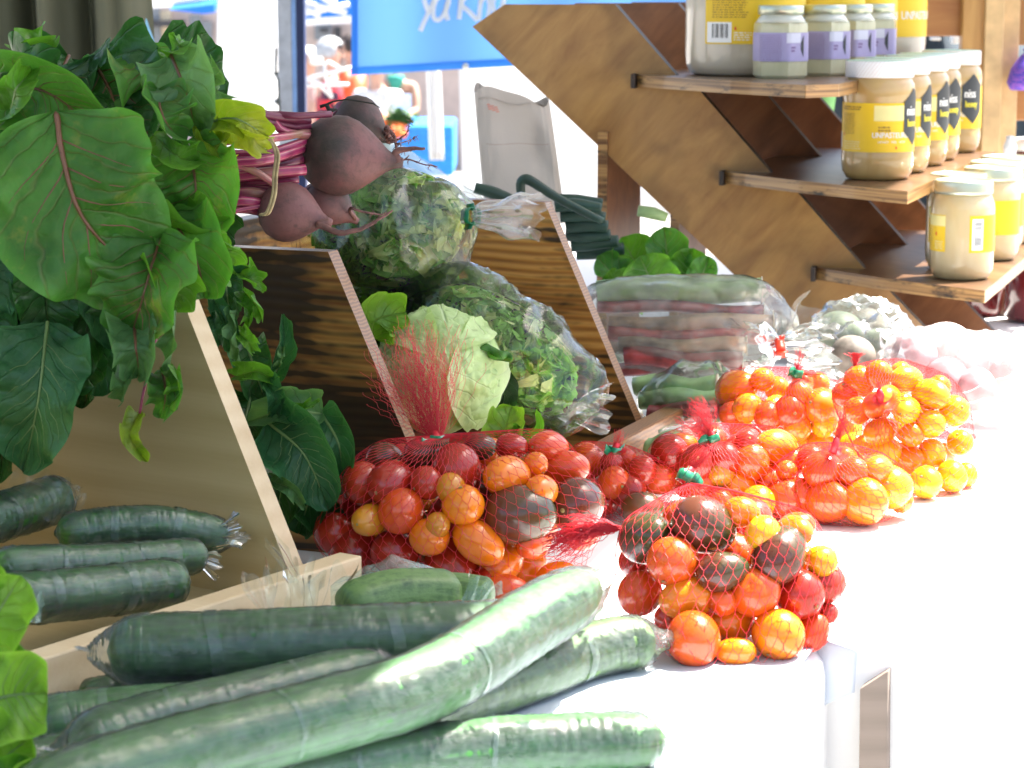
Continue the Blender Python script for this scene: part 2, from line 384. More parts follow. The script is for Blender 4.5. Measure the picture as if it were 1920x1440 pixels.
rect('shutter', 356, 28, 378, 80, 25.9, gw, bld); rect('shutter', 379, 40, 400, 175, 25.9, gw, bld); rect('shutter', 360, 90, 377, 175, 25.9, simple('tan_door', (.35, .32, .28), .8), bld)
rect('window', 590, 45, 622, 75, 25.9, gw, bld); rect('window', 600, 52, 616, 60, 25.8, dk, bld); rect('window', 626, 50, 640, 120, 25.9, dk, bld)
# ---- blue tent roof pieces with white trusses
bt_m = NT('tent_blue'); bt_m.set(color=(.03, .22, .62), rough=.6); translucent(bt_m, None, .4, (.05, .35, .85)); bt_m = bt_m.m
whm = simple('white_metal', (.78, .78, .78), .35)
bt = empty('blue_tent', 'blue tent roof with white folding truss beside the banner', 'tent', at(610, 30, 13))
m = MB(); m.prism([at(566, -120, 13), at(760, -120, 13), at(760, 24, 13), at(566, 40, 13)], (0, .6, .15)); m.build('roof', bt_m, bt, False)
m = MB(); m.prism([at(566, 36, 12.9), at(760, 22, 12.9), at(760, 38, 12.9), at(566, 48, 12.9)], (0, .02, 0)); m.build('valance', tw, bt, False)
for pp in (((560, 2), (650, 24)), ((566, 26), (655, 8)), ((600, -8), (640, 20)), ((566, 12), (600, 30)), ((625, -5), (630, 22))):
    m = MB(); m.tube([at(*pp[0], 12.7), at(*pp[1], 12.7)], .014, 8); m.build('truss_bar', whm, bt)
bt2 = empty('blue_tent', 'thin blue tent valance in front of the pinkish building', 'tent', at(360, 22, 16))
m = MB(); m.prism([at(318, 18, 16), at(402, 8, 16), at(402, 24, 16), at(380, 26, 16)], (0, .5, .1)); m.build('valance', bt_m, bt2, False)
m = MB(); m.prism([at(270, -80, 16.2), at(412, -80, 16.2), at(412, 8, 16.2), at(270, 16, 16.2)], (0, .5, .1)); m.build('roof', tw, bt2, False)
# folding rack of white rods in front of the seated man
rk = empty('folding_rack', 'white folding metal rods in front of the man in red plaid', 'rack', at(610, 160, 7.5))
for ps in (((563, 160), (655, 158)), ((566, 150), (610, 138), (662, 126)), ((566, 152), (590, 150), (622, 182)), ((610, 118), (608, 135), (622, 184)), ((610, 118), (616, 116), (640, 130))):
    m = MB(); m.tube([at(*q, 7.5) for q in ps], .0055, 8); m.build('rod', whm, rk)
# ---- banner
t = NT('banner_blue'); co = t.co('Object', (1, 1, 1)); wv = t.n('ShaderNodeTexWave'); wv.bands_direction = 'Z'; wv.inputs['Scale'].default_value = 55; t.l(co, wv.inputs[0])
cb = t.mix(t.math('MULTIPLY', wv.outputs['Fac'], .35), (.11, .31, .70), (.20, .42, .78)); t.set(color=cb, rough=.5); translucent(t, cb, .30, (1, 1, 1)); bb = t.m
t = NT('banner_hem'); t.set(color=(.03, .22, .72), rough=.5); translucent(t, None, .25, (.05, .3, .85)); bh = t.m
bn = empty('blue_banner', 'blue mesh banner with white brush lettering hanging beside the wooden stand', 'banner', at(820, 135, 5.0))
def bpx(u, v): return at(u, v, 5.0 + .012*math.sin(u*.03))
m = MB()
def bfn(i, j):
    u = 660 + i*680; top = -420; bot = 128 - (i*680)*.04
    if i < .04: pass
    return bpx(u + 4*(1-j)*0, top + (bot-top)*j)
m.sheet(bfn, 60, 24); m.build('fabric', bb, bn)
def hem(i, j):
    u = 658 + i*690; b = 141 - (u-660)*.056; p = bpx(u, b - 15*(1-j)); p.y -= .004; return p
m = MB(); m.sheet(hem, 50, 1)
def hem2(i, j):
    p = bpx(659 + 12*j, -420 + i*558); p.y -= .004; return p
m.sheet(hem2, 20, 1); m.build('hem', bh, bn)
m = MB(); m.lathe([(.0025, -.001), (.0065, -.001), (.007, .001), (.003, .002)], bpx(873, 124)-Vector((0, .008, 0)), 16, ax=Vector((0, -1, 0))); m.build('grommet', simple('grommet', (.7, .7, .68), .3, metal=.8), bn)
t = NT('letter_white'); t.set(color=(.85, .88, .9), rough=.6); translucent(t, None, .3, (.85, .9, .95)); lw = t.m
strokes = [[(792, -30), (796, 0), (803, 22)], [(822, -30), (812, 5), (798, 35), (788, 58)],
           [(842, -8), (828, -12), (815, 5), (812, 28), (820, 38), (832, 28), (842, 2)], [(844, -12), (836, 20), (840, 38)],
           [(868, -60), (864, 0), (861, 36)], [(896, -30), (866, 4), (880, 22), (896, 38)], [(903, -12), (900, 15), (898, 38)], [(900, 5), (912, -8), (918, 10), (914, 42)],
           [(930, -15), (924, 8), (930, 24), (942, 12), (944, -8), (934, -16)]]
for k, s_ in enumerate(strokes):
    pts = [Vector(p) for p in catmull([tuple(bpx(u, v)) for u, v in s_], 14)]
    m = MB(); vs = []
    for i, p in enumerate(pts):
        d = (pts[min(i+1, 13)]-pts[max(i-1, 0)]); d.y = 0; d.normalize(); nrm = Vector((-d.z, 0, d.x))
        wd = .0052
        for q in (-1, 1): vs.append(p + nrm*wd*q + Vector((0, -.006, 0)))
    m.add(vs, [(2*i, 2*i+1, 2*i+3, 2*i+2) for i in range(13)]); m.build('letter_stroke', lw, bn, solid=.0006)

# ---- people far behind
skin_m = simple('skin', (.52, .30, .22), .6, var=.05)
def skin_body(name, joints, edges, mat, parent, sub=1):
    me = bpy.data.meshes.new(name); inv = pinv(parent) if parent is not None else Matrix()
    me.from_pydata([tuple(inv @ Vector(j[0])) for j in joints], edges, []); o = bpy.data.objects.new(name, me); COL.objects.link(o)
    if parent is not None: o.parent = parent
    md = o.modifiers.new('skin', 'SKIN'); md.use_smooth_shade = True
    for i, j in enumerate(joints):
        r = j[1]; me.skin_vertices[0].data[i].radius = (r, r) if not isinstance(r, tuple) else r
    me.skin_vertices[0].data[0].use_root = True
    me.materials.append(mat); s = o.modifiers.new('sub', 'SUBSURF'); s.levels = sub; s.render_levels = sub
    return o
def person(label, head, face, k=1.0, shirt=None, trousers=None, hair=None, hairlen=0, seated=True, arms=((.18, -.02), (.22, .02)), capm=None, sleeves=True):
    """head: world position of head centre; face: angle the person faces (0 = +x, 90 = away)."""
    a = R(face); fx = Vector((math.cos(a), math.sin(a), 0)); sd = Vector((-math.sin(a), math.cos(a), 0))
    hx = Vector(head); gz = groundz(hx.y); root = empty('person', label, 'person', (hx.x, hx.y, gz), 0, None)
    H = lambda f, s, z: hx + fx*(f*k) + sd*(s*k) + ZZ*(z*k)
    neck, chest, waist, pel = H(-.01, 0, -.14), H(-.03, 0, -.30), H(-.03, 0, -.50), H(-.04, 0, -.66)
    J = [(pel, (.15*k, .11*k)), (waist, (.125*k, .095*k)), (chest, (.16*k, .11*k)), (H(-.015, 0, -.20), (.09*k, .07*k)), (neck, .052*k), (H(.0, 0, -.08), .062*k), (H(0, 0, .02), .085*k), (H(-.005, 0, .09), .06*k)]
    Eg = [(0, 1), (1, 2), (2, 3), (3, 4), (4, 5), (5, 6), (6, 7)]
    arm = {}
    for s_, (fw, up) in zip((1, -1), arms):
        b = len(J); arm[s_] = b
        J += [(H(-.03, .19*s_, -.24), .055*k), (H(.02, .23*s_, -.38), .042*k), (H(.05, .24*s_, -.50), .038*k), (H(fw+.04, .20*s_, -.52+up), .032*k), (H(fw+.16, .14*s_, -.50+up), .024*k), (H(fw+.24, .12*s_, -.50+up), .018*k)]
        Eg += [(2, b), (b, b+1), (b+1, b+2), (b+2, b+3), (b+3, b+4), (b+4, b+5)]
    legs = {}
    drop = gz - pel.z
    for s_ in (1, -1):
        b = len(J); legs[s_] = b
        if seated: kn = H(.40, .12*s_, -.66); an = kn + fx*.03; an.z = gz + .09; toe = an + fx*.17
        else: kn = H(.02, .10*s_, -.66) ; kn.z = pel.z + drop*.5; an = kn.copy(); an.z = gz+.09; toe = an + fx*.17
        toe.z = gz + .04
        J += [(H(0, .09*s_, -.70), .085*k), (kn, .058*k), ((kn+an)/2, .05*k), (an, .036*k), (toe, .032*k)]
        Eg += [(0, b), (b, b+1), (b+1, b+2), (b+2, b+3), (b+3, b+4)]
    skin_body('body', J, Eg, skin_m, root, 2)
    # face features on the body mesh's head
    m = MB(); m.lathe([(.0, -.02), (.012, -.012), (.014, .0), (0, .022)], H(.088, 0, -.005), 8); m.build('nose', skin_m, root)
    for s_ in (1, -1):
        m = MB(); m.lathe([(0, -.008), (.008, 0), (0, .008)], H(.078, .032*s_, .02), 8); m.build('eye', dk, root)
        m = MB(); m.lathe([(0, -.03), (.012, -.01), (.014, .012), (0, .03)], H(.0, .088*s_, .0), 8); m.build('ear', skin_m, root)
    m = MB(); m.box(H(.084, 0, -.045), .01, .045, .008, fx, sd); m.build('mouth', simple('lip', (.35, .12, .10), .5), root)
    if shirt:
        g = 1.14
        jj = [(J[0][0], (.16*k, .125*k)), (J[1][0], (.14*k, .112*k)), (J[2][0], (.175*k, .13*k)), (J[3][0], (.10*k, .08*k))]; ee = [(0, 1), (1, 2), (2, 3)]
        if sleeves:
            for s_ in (1, -1):
                b = len(jj); q = arm[s_]; jj += [(J[q][0], .068*k), (J[q+1][0], .055*k)]; ee += [(2, b), (b, b+1)]
        skin_body('shirt', jj, ee, shirt, root, 2)
    if trousers:
        jj = [(J[0][0]-ZZ*.02, (.165*k, .13*k))]; ee = []
        for s_ in (1, -1):
            b = len(jj); q = legs[s_]; jj += [(J[q][0], .10*k), (J[q+1][0], .072*k), (J[q+2][0], .064*k), (J[q+3][0], .055*k)]; ee += [(0, b), (b, b+1), (b+1, b+2), (b+2, b+3)]
        skin_body('trousers', jj, ee, trousers, root, 2)
    if hair:
        m = MB(); vs = []
        def hp(i, j):
            th = i*2*math.pi; ph = j*1.9
            d = Vector((math.cos(th)*math.sin(ph), math.sin(th)*math.sin(ph), math.cos(ph)))
            if d.x > .25 and ph > 1.15: d = Vector((d.x*.6, d.y, .42)).normalized()
            r = .112 + .008*nz(d*3) - (0 if ph < 1.3 else 0)
            return H(-.012, 0, .035) + (fx*d.x*1.05 + sd*d.y*.92 + ZZ*d.z*1.02)*r*k + ZZ*(-hairlen*max(0, ph-1.3))*(1 if d.x < .2 else 0)
        m.sheet(hp, 28, 14); m.build('hair', hair, root, solid=.006)
    return root
gh = simple('hair_grey', (.42, .44, .46), .7); dh = simple('hair_dark', (.03, .02, .018), .6); wh = simple('cap_white', (.85, .84, .82), .8)
t = NT('plaid_red'); co = t.co('Object'); ck = t.n('ShaderNodeTexChecker'); ck.inputs['Scale'].default_value = 14; ck.inputs[1].default_value = (.62, .02, .03, 1); ck.inputs[2].default_value = (.06, .02, .05, 1); t.l(co, ck.inputs[0])
t.set(color=ck.outputs[0], rough=.8); plaid = t.m
navy = simple('navy_cloth', (.03, .05, .09), .8); blk = simple('black_cloth', (.015, .015, .018), .8); pale = simple('pale_cloth', (.7, .7, .7), .8); yel = simple('hivis_yellow', (.65, .75, .04), .7); pinkc = simple('pink_cloth', (.62, .38, .33), .8); teal = simple('teal_cloth', (.04, .33, .26), .8)
person('grey haired person in a red plaid shirt sitting behind the white rods', at(622, 104, 19), 15, 1.0, plaid, navy, gh, .02)
person('person with white hair and pink top at the tent post edge', at(578, 118, 22), 200, 1.0, pinkc, pale, wh, .02)
person('dark haired person in an orange top beside the building', at(657, 92, 23), 160, 1.0, simple('orange_cloth', (.7, .12, .04), .7), navy, dh, .04)
wp = person('person in a black tank top and teal neckerchief behind a white sign', at(742, 116, 25), 255, 1.0, blk, navy, dh, .06, sleeves=False)
m = MB(); c = at(742, 148, 24.85); m.lathe([(.02, -.14), (.07, -.05), (.10, .02), (.07, .04)], c, 14); m.build('neckerchief', teal, wp)
person('person in a bright yellow top beyond the black tank top', at(785, 126, 30), 200, 1.0, yel, navy, dh, .03)
person('person in a white top to the left of the black tank top', at(706, 128, 21), 250, 1.0, pale, pale, wh, .02)
# sign, far blue produce table, greens
sg = empty('price_sign', 'blank white sign on a stick above the far produce table', 'sign', at(752, 232, 16))
rect('sign_face', 736, 176, 770, 209, 16, simple('sign_white', (.85, .85, .84), .6), sg, .01); rect('stick', 757, 209, 761, 240, 16, whm, sg, .01)
ft = empty('far_produce_table', 'table under a bright blue cloth far behind the beets', 'table', at(780, 300, 15.5))
p, q = at(735, 235, 15.5), at(850, 330, 15.5); m = MB(); m.box(((p.x+q.x)/2, 16, (p.z+q.z)/2), q.x-p.x, 1, p.z-q.z); m.build('cloth', simple('cloth_blue', (.02, .25, .75), .7), ft, False, bevel=.02)
m = MB()
for k in range(26):
    random.seed(k); c = at(716+random.random()*22, 226+random.random()*22, 15.2+random.random()*.3); d = Vector((random.uniform(-1, 1), -.3, random.uniform(-.4, .4))).normalized()
    m.tube([c-d*.09, c, c+d*.11], [.022, .018, .004], 8)
tag(m.build('carrots', simple('carrot', (.75, .14, .02), .5)), 'heap of orange carrots on the far produce stall', 'carrots', kind='stuff')
m = MB()
for k in range(160):
    random.seed(k+50); c = at(738+random.gauss(12, 12), 222+random.gauss(0, 7), 15.2); a = Vector((random.uniform(-1, 1), random.uniform(-1, 1), random.uniform(-.2, 1))).normalized()*.05; b = a.orthogonal().normalized()*.025
    m.add([c-b, c+a*.6, c+b, c-a*.3], [(0, 1, 2, 3)])
tag(m.build('carrot_greens', simple('far_greens', (.05, .13, .03), .6)), 'dark green leafy tops heaped on the far produce stall', 'greens', kind='stuff')
# ================================================================ WOODEN STEPPED STAND
S0 = Vector((.278, 3.10, 0)); TZ2 = -.045
def S(t_, s_, z): return S0 + RX*t_ + AX*s_ + ZZ*z
def ply(name, light, dark, rot, blot=.5):
    t = NT(name); co = t.co('Object', (1, 1, 1), rot); sc_ = t.n('ShaderNodeMapping'); sc_.inputs['Scale'].default_value = (5, 40, 40); t.l(co, sc_.inputs[0])
    f = t.noise(sc_.outputs[0], 1, 5, .6, .6); b = t.noise(t.co('Object', (1, 1, 1)), 9, 3, .5, .8); kn = t.n('ShaderNodeTexVoronoi'); kn.inputs['Scale'].default_value = 6.5; t.l(t.co('Object', (1, 1, 1.2)), kn.inputs[0])
    sm = t.n('ShaderNodeMapping'); sm.inputs['Scale'].default_value = (7, 22, 22); t.l(co, sm.inputs[0]); sw = t.noise(sm.outputs[0], 1, 4, .6, 1.6)
    c = t.ramp(t.math('ADD', t.math('MULTIPLY', f, .5), t.math('MULTIPLY', sw, .5)), [(.34, dark), (.62, light)])
    c = t.mix(t.math('MULTIPLY', t.math('MULTIPLY', t.math('SUBTRACT', b, .46), 4.5, clamp=True), blot), c, tuple(x*.36 for x in dark))
    ks = t.math('SUBTRACT', 1, t.math('MULTIPLY', kn.outputs['Distance'], 9), clamp=True)
    c = t.mix(t.math('MULTIPLY', ks, .55), c, (.05, .02, .012))
    t.set(color=c, rough=.32, coat=.35, coatr=.2); t.bump(f, .12, .0006); return t.m
def edge_mat(name):
    t = NT(name); f = t.noise(t.co('Object', (4, 4, 260)), 1, 2, .5); b = t.noise(t.co('Object', (18, 18, 70)), 1, 4, .7)
    c = t.ramp(f, [(.35, (.12, .05, .015)), (.6, (.40, .22, .075))]); c = t.mix(t.math('MULTIPLY', t.math('SUBTRACT', b, .54), 7, clamp=True), c, (.014, .008, .005))
    t.set(color=c, rough=.4, coat=.3); return t.m
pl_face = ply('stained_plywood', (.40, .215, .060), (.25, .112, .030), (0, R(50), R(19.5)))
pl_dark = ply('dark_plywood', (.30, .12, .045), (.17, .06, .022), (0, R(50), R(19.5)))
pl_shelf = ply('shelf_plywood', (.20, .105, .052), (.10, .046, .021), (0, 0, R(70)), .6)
pl_edge = edge_mat('plywood_edge'); burnt = simple('burnt_edge', (.035, .022, .015), .5)
st = empty('stepped_wooden_stand', 'stained plywood stand with diagonal side boards and three stepped shelves of honey jars', 'shelf stand', S(0, 0, TZ2))
near = [(-.352, .400), (-.305, .430), (-.15, .430), (-.066, .339), (-.066, .323), (-.037, .323), (.064, .214), (.064, .198), (.092, .198), (.191, .092), (.191, .076), (.212, .076), (.335, TZ2+.001), (.155, TZ2+.001), (.088, .0185), (.075, .030)]
near = near[:-2] + [(-.15, .238), (-.182, .256)][:0] + []
def board(s0, th, mat, pts):
    m = MB(); P = [S(a, s0, z) for a, z in pts]; n = len(P); vs = P + [p+AX*th for p in P]
    m.add(vs, [tuple(range(n))], 0); m.add(vs, [tuple(range(n, 2*n))[::-1]], 0)
    m.add(vs, [(i, n+i, n+(i+1) % n, (i+1) % n) for i in range(n)], 1)
    return m.build('side_board', [mat, burnt], st, False)
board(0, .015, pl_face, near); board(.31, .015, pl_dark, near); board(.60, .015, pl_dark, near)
def shelf(ts, tip_t, tip_s, z, far, cut=0):
    th = .0155; N = 10; pts = []
    for i in range(N+1):
        q = i/N; bow = math.sin(q*math.pi)*.012
        pts.append((ts+(tip_t-cut-ts)*q, -.0+tip_s*q**1.0 - bow))
    if cut: pts.append((tip_t, tip_s+cut*1.6))
    pts += [(tip_t, far), (ts, far)]
    P = [S(a, b, z) for a, b in pts]; n = len(P); vs = P + [p - ZZ*th for p in P]; m = MB()
    m.add(vs, [tuple(range(n))[::-1]], 0); m.add(vs, [tuple(range(n, 2*n))], 0); m.add(vs, [(i, (i+1) % n, n+(i+1) % n, n+i) for i in range(n)], 1)
    # dark burnt line where the top meets the edge
    o = m.build('shelf', [pl_shelf, pl_edge], st, False, bevel=.0012)
    m = MB(); m.box(S(ts+.002, -.008, z-th/2), .006, .016, th+.004, RX, AX); m.build('slot_peg', burnt, o, False, bevel=.001)
    return o
Z1, Z2, Z3 = .338, .213, .091
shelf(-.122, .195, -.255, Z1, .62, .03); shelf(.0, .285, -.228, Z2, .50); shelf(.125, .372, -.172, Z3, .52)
# upright planks under the boards
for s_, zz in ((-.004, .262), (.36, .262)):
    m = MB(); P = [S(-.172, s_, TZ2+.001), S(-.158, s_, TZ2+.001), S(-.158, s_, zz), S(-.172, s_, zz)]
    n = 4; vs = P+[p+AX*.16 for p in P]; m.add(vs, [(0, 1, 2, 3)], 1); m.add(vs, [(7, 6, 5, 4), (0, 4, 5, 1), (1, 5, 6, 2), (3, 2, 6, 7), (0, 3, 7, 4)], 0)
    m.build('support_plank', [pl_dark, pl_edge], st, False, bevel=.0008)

# ---------------------------------------------------------------- JARS
def hnm(name, c1, c2, rough=.35, coat=1.0, al=1):
    t = NT(name); f = t.noise(t.co('Object', (1, 1, .5)), 22, 3, .6, .8); t.set(color=t.ramp(f, [(.3, c1), (.72, c2)]), rough=rough, coat=coat, coatr=.06, sss=.25)
    t.b.inputs['Subsurface Radius'].default_value = (.02, .012, .005); t.b.inputs['Subsurface Scale'].default_value = .3
    return t.m
honey_dark = hnm('creamed_honey_amber', (.44, .27, .085), (.54, .38, .15)); honey_pale = hnm('creamed_honey_pale', (.52, .40, .20), (.60, .49, .28)); honey_green = hnm('creamed_honey_cream', (.50, .48, .28), (.62, .58, .38))
honey_grey = hnm('creamed_honey_grey', (.48, .42, .32), (.58, .52, .42))
t = NT('clear_glass_neck'); t.set(color=(.75, .78, .68), rough=.12, coat=1); t.b.inputs['Transmission Weight'].default_value = .3; neck_m = t.m
t = NT('white_lid'); co = t.co('Object'); sp = t.n('ShaderNodeSeparateXYZ'); t.l(co, sp.inputs[0]); an = t.math('ARCTAN2', sp.outputs[1], sp.outputs[0])
q = t.math('FRACT', t.math('ADD', t.math('MULTIPLY', an, 9), t.math('MULTIPLY', sp.outputs[2], -160))); ln = t.math('LESS_THAN', q, .13)
t.set(color=t.mix(t.math('MULTIPLY', ln, .6), (.80, .79, .78), (.55, .35, .33)), rough=.3); lid_white = t.m
lid_top = simple('lid_top_green', (.30, .52, .42), .35, .05)
t = NT('gold_lid'); t.set(color=(.55, .58, .46), metal=.75, rough=.28); t.bump(t.noise(t.co('Object'), 60, 2), .2, .001); gold = t.m
yel_l = simple('label_yellow', (.83, .55, .015), .4, .04, 10); yel_p = simple('label_pale_yellow', (.80, .72, .30), .45, .03); lav = simple('label_lavender', (.42, .37, .60), .45, .05); lav_p = simple('label_pale_lavender', (.66, .66, .78), .45, .03)
ink = simple('ink_dark', (.03, .035, .04), .5, 0); ink_b = simple('ink_ochre', (.30, .17, .02), .5, 0); ink_p = simple('ink_purple', (.22, .14, .30), .5, 0); wink = simple('ink_white', (.85, .85, .83), .4, 0); wl = simple('ink_pale', (.82, .74, .42), .4, 0); redi = simple('ink_red', (.7, .06, .02), .4, 0); yink = simple('ink_yellow_text', (.75, .65, .04), .4, 0)
def patch(m, c, r, a0, a1, z0, z1, n=None, mi=0):
    n = n or max(1, int(abs(a1-a0)/.12)); vs = []
    for i in range(n+1):
        a = a0+(a1-a0)*i/n
        for z in (z0, z1): vs.append(Vector(c)+Vector((r*math.cos(a), r*math.sin(a), z)))
    m.add(vs, [(2*i, 2*i+2, 2*i+3, 2*i+1) for i in range(n)], mi)
_tc = {}
def text_mesh(s, size):
    if (s, size) in _tc: return _tc[(s, size)]
    cu = bpy.data.curves.new('txt', 'FONT'); cu.body = s; cu.size = size; cu.resolution_u = 3
    o = bpy.data.objects.new('txt', cu); COL.objects.link(o); dg = bpy.context.evaluated_depsgraph_get()
    me = bpy.data.meshes.new_from_object(o.evaluated_get(dg)); vs = [v.co.copy() for v in me.vertices]; fs = [tuple(p.vertices) for p in me.polygons]
    bpy.data.objects.remove(o); bpy.data.meshes.remove(me); _tc[(s, size)] = (vs, fs); return vs, fs
def wrap_text(m, s, size, c, r, a0, z, sx=1, bold=0, mi=0):
    """text reads left to right seen from outside: angle grows with x (counter-clockwise from above)"""
    vs, fs = text_mesh(s, size)
    for dx in ((0, bold) if bold else (0,)):
        m.add([Vector(c)+Vector(((r+dx*.02)*math.cos(a0+(v.x*sx+dx)/r), (r+dx*.02)*math.sin(a0+(v.x*sx+dx)/r), z+v.y)) for v in vs], fs, mi)
def small_print(m, c, r, a0, a1, z1, rows, dz, seed, h=.0007):
    rd = random.Random(seed)
    for k in range(rows):
        a = a0; z = z1-k*dz
        e = a1 - rd.random()*.12*(a1-a0)
        while a < e:
            w_ = rd.uniform(.02, .09); patch(m, c, r, a, min(e, a+w_), z, z+h, 1); a += w_+.02
def camang(c): return math.atan2(-c[1], -c[0])   # direction from the jar towards the camera
def jar(name, label, group, c, r, h, style, rot=0.0, cat='honey jar'):
    """c: base centre in the world; angles are measured round the jar, 0 = towards the camera"""
    c = Vector(c); root = empty(name, label, cat, c, 0, group); A = camang(c)+rot
    if style == 'pet':
        lid_h = .020; body = [(r*.70, 0), (r*.86, .002), (r*.96, .010), (r, .022), (r*1.0, .030), (r*.985, .034), (r*.985, h-.050), (r*1.0, h-.046), (r, h-.038), (r*.97, h-.029), (r*.90, h-.024), (r*.86, h-.021)]
        m = MB(); m.lathe(body, c, 48); m.build('honey', honey_dark, root)
        m = MB(); m.lathe([(r*.935, h-.021), (r*.945, h-.020), (r*.945, h-.002), (r*.93, h-.0005)], c, 48, 0); m.add([], []); m.lathe([(r*.93, h-.0005), (r*.90, h), (0, h)], c, 48, 1); m.build('lid', [lid_white, lid_top], root)
        z0, z1 = .036, h-.052; rr = r*.985+.0006
        m = MB(); patch(m, c, rr, A-2.3, A+2.3, z0, z1); lb = m.build('label', yel_l, root)
        m = MB(); patch(m, c, rr+.0003, A+.0, A+.9, z1-.022, z1-.003); m.build('pale_block', yel_p, lb)
        m = MB(); small_print(m, c, rr+.0004, A-1.05, A-.35, z1-.006, 2, .0028, 3, .0016); small_print(m, c, rr+.0004, A-1.05, A-.55, z1-.014, 14, .0019, 5)
        small_print(m, c, rr+.0004, A+.12, A+.48, z1-.031, 2, .004, 9, .0022)
        m.build('small_print', ink_b, lb)
        # barcode at the left limb
        m = MB(); patch(m, c, rr+.0003, A-1.62, A-1.22, z0+.004, z0+.024); m.build('barcode_field', wink, lb)
        m = MB()
        for k in range(12): patch(m, c, rr+.0006, A-1.56+k*.025, A-1.56+k*.025+(.008, .014, .005)[k % 3], z0+.006, z0+.022, 1)
        m.build('barcode', ink_p, lb)
        m = MB(); wrap_text(m, 'UNPASTEURIZED', .0098, c, rr+.0005, A-.05, z0+.018, .82, .0004); wrap_text(m, 'HONEY · MIEL · NON', .0042, c, rr+.0005, A+.12, z0+.0115, .95)
        m.build('lettering', wink, lb)
        m = MB(); patch(m, c, rr+.0005, A-1.05, A-1.0, z0+.020, z0+.023); patch(m, c, rr+.0005, A+.62, A+.66, z0+.004, z0+.007); m.build('red_mark', redi, lb)
        m = MB(); small_print(m, c, rr+.0004, A-1.05, A-.35, z0+.012, 4, .0028, 12, .0010); m.build('pale_print', wl, lb)
        # dark hexagon emblem
        ac = A+1.32; hz = (z0+z1)/2+.013; hh = .036; wdt = .44
        def hexa(sc_, off, mat, nm):
            m = MB(); vs = []; rows = 24
            for k in range(rows+1):
                q = -1+2*k/rows; half = wdt*min(1, (1-abs(q))/.48)*sc_ + .001
                for e in range(9): a = ac - half + 2*half*e/8; vs.append(c+Vector(((rr+off)*math.cos(a), (rr+off)*math.sin(a), hz+q*hh*sc_)))
            m.add(vs, [(k*9+e, k*9+e+1, (k+1)*9+e+1, (k+1)*9+e) for k in range(rows) for e in range(8)]); return m.build(nm, mat, lb)
        hexa(1, .0006, ink, 'emblem')
        m = MB(); wrap_text(m, 'niss', .0175, c, rr+.0011, ac-.36, hz+.002, .8, .0009); m.build('emblem_lettering', wink, lb)
        m = MB(); wrap_text(m, 'honey', .0135, c, rr+.0011, ac-.32, hz-.012, .68, .0008); m.build('emblem_lettering', yink, lb)
    elif style == 'glass':
        body = [(r*.72, 0), (r*.88, .003), (r*.98, .012), (r, .022), (r, h-.036), (r*.98, h-.028), (r*.90, h-.020), (r*.86, h-.016)]
        m = MB(); m.lathe(body, c, 48); m.build('honey', honey_pale, root)
        m = MB(); m.lathe([(r*.88, h-.017), (r*.92, h-.0165), (r*.93, h-.013), (r*.915, h-.010), (r*.93, h-.003), (r*.90, h), (r*.84, h), (r*.82, h-.0015), (0, h-.0015)], c, 48); m.build('lid', gold, root)
        z0, z1 = .036, .082; rr = r+.0005
        m = MB(); patch(m, c, rr, A-1.6, A-.55, z0, z1); patch(m, c, rr, A+.22, A+2.4, z0, z1); lb = m.build('label', yel_l, root)
        m = MB(); patch(m, c, rr+.0003, A-1.6, A-.55, z1-.014, z1-.001); m.build('pale_block', yel_p, lb)
        m = MB(); patch(m, c, rr+.0003, A+.30, A+.68, z0+.003, z1-.004); m.build('barcode_field', wink, lb)
        m = MB()
        zz = z0+.009
        while zz < z1-.009: patch(m, c, rr+.0006, A+.38, A+.62, zz, zz+.0009); zz += random.Random(int(zz*1e5)).choice((.0016, .0024, .0019))
        m.build('barcode', ink, lb)
        m = MB(); small_print(m, c, rr+.0004, A+.76, A+1.15, z1-.006, 13, .0027, 4); m.build('small_print', ink_b, lb)
        m = MB(); patch(m, c, rr+.0005, A-.95, A-.88, z0+.020, z0+.024); m.build('red_mark', redi, lb)
        m = MB(); small_print(m, c, rr+.0004, A-.98, A-.6, z0+.012, 4, .0028, 12, .0010); m.build('pale_print', wl, lb)
    elif style == 'hex':
        def hexl(prof, mi, m, nn=6, ph=.3):
            vs = []
            for (q, z) in prof:
                for k in range(nn*4):
                    th = 2*math.pi*k/(nn*4)+ph; loc = (th-ph) % (2*math.pi/nn) - math.pi/nn
                    rad = q/math.cos(loc)*math.cos(math.pi/nn)*1.06 if mi != 9 else q
                    rad = min(rad, q*1.03); vs.append(c+Vector((rad*math.cos(th+A), rad*math.sin(th+A), z)))
            L = nn*4; fs = [(i*L+k, i*L+(k+1) % L, (i+1)*L+(k+1) % L, (i+1)*L+k) for i in range(len(prof)-1) for k in range(L)]; fs += [tuple(range(L))[::-1], tuple(range((len(prof)-1)*L, len(prof)*L))]
            m.add(vs, fs)
        m = MB(); hexl([(r*.9, 0), (r, .004), (r, h-.026), (r*.97, h-.022)], 0, m); m.build('honey', honey_green, root, auto=30)
        m = MB(); m.lathe([(r*.97, h-.022), (r*.85, h-.016), (r*.78, h-.013), (r*.78, h-.010)], c, 32); m.build('glass_neck', neck_m, root)
        m = MB(); m.lathe([(r*.82, h-.012), (r*.86, h-.011), (r*.86, h-.001), (r*.83, h), (0, h)], c, 40); m.build('lid', gold, root)
        z0, z1 = .022, h-.034
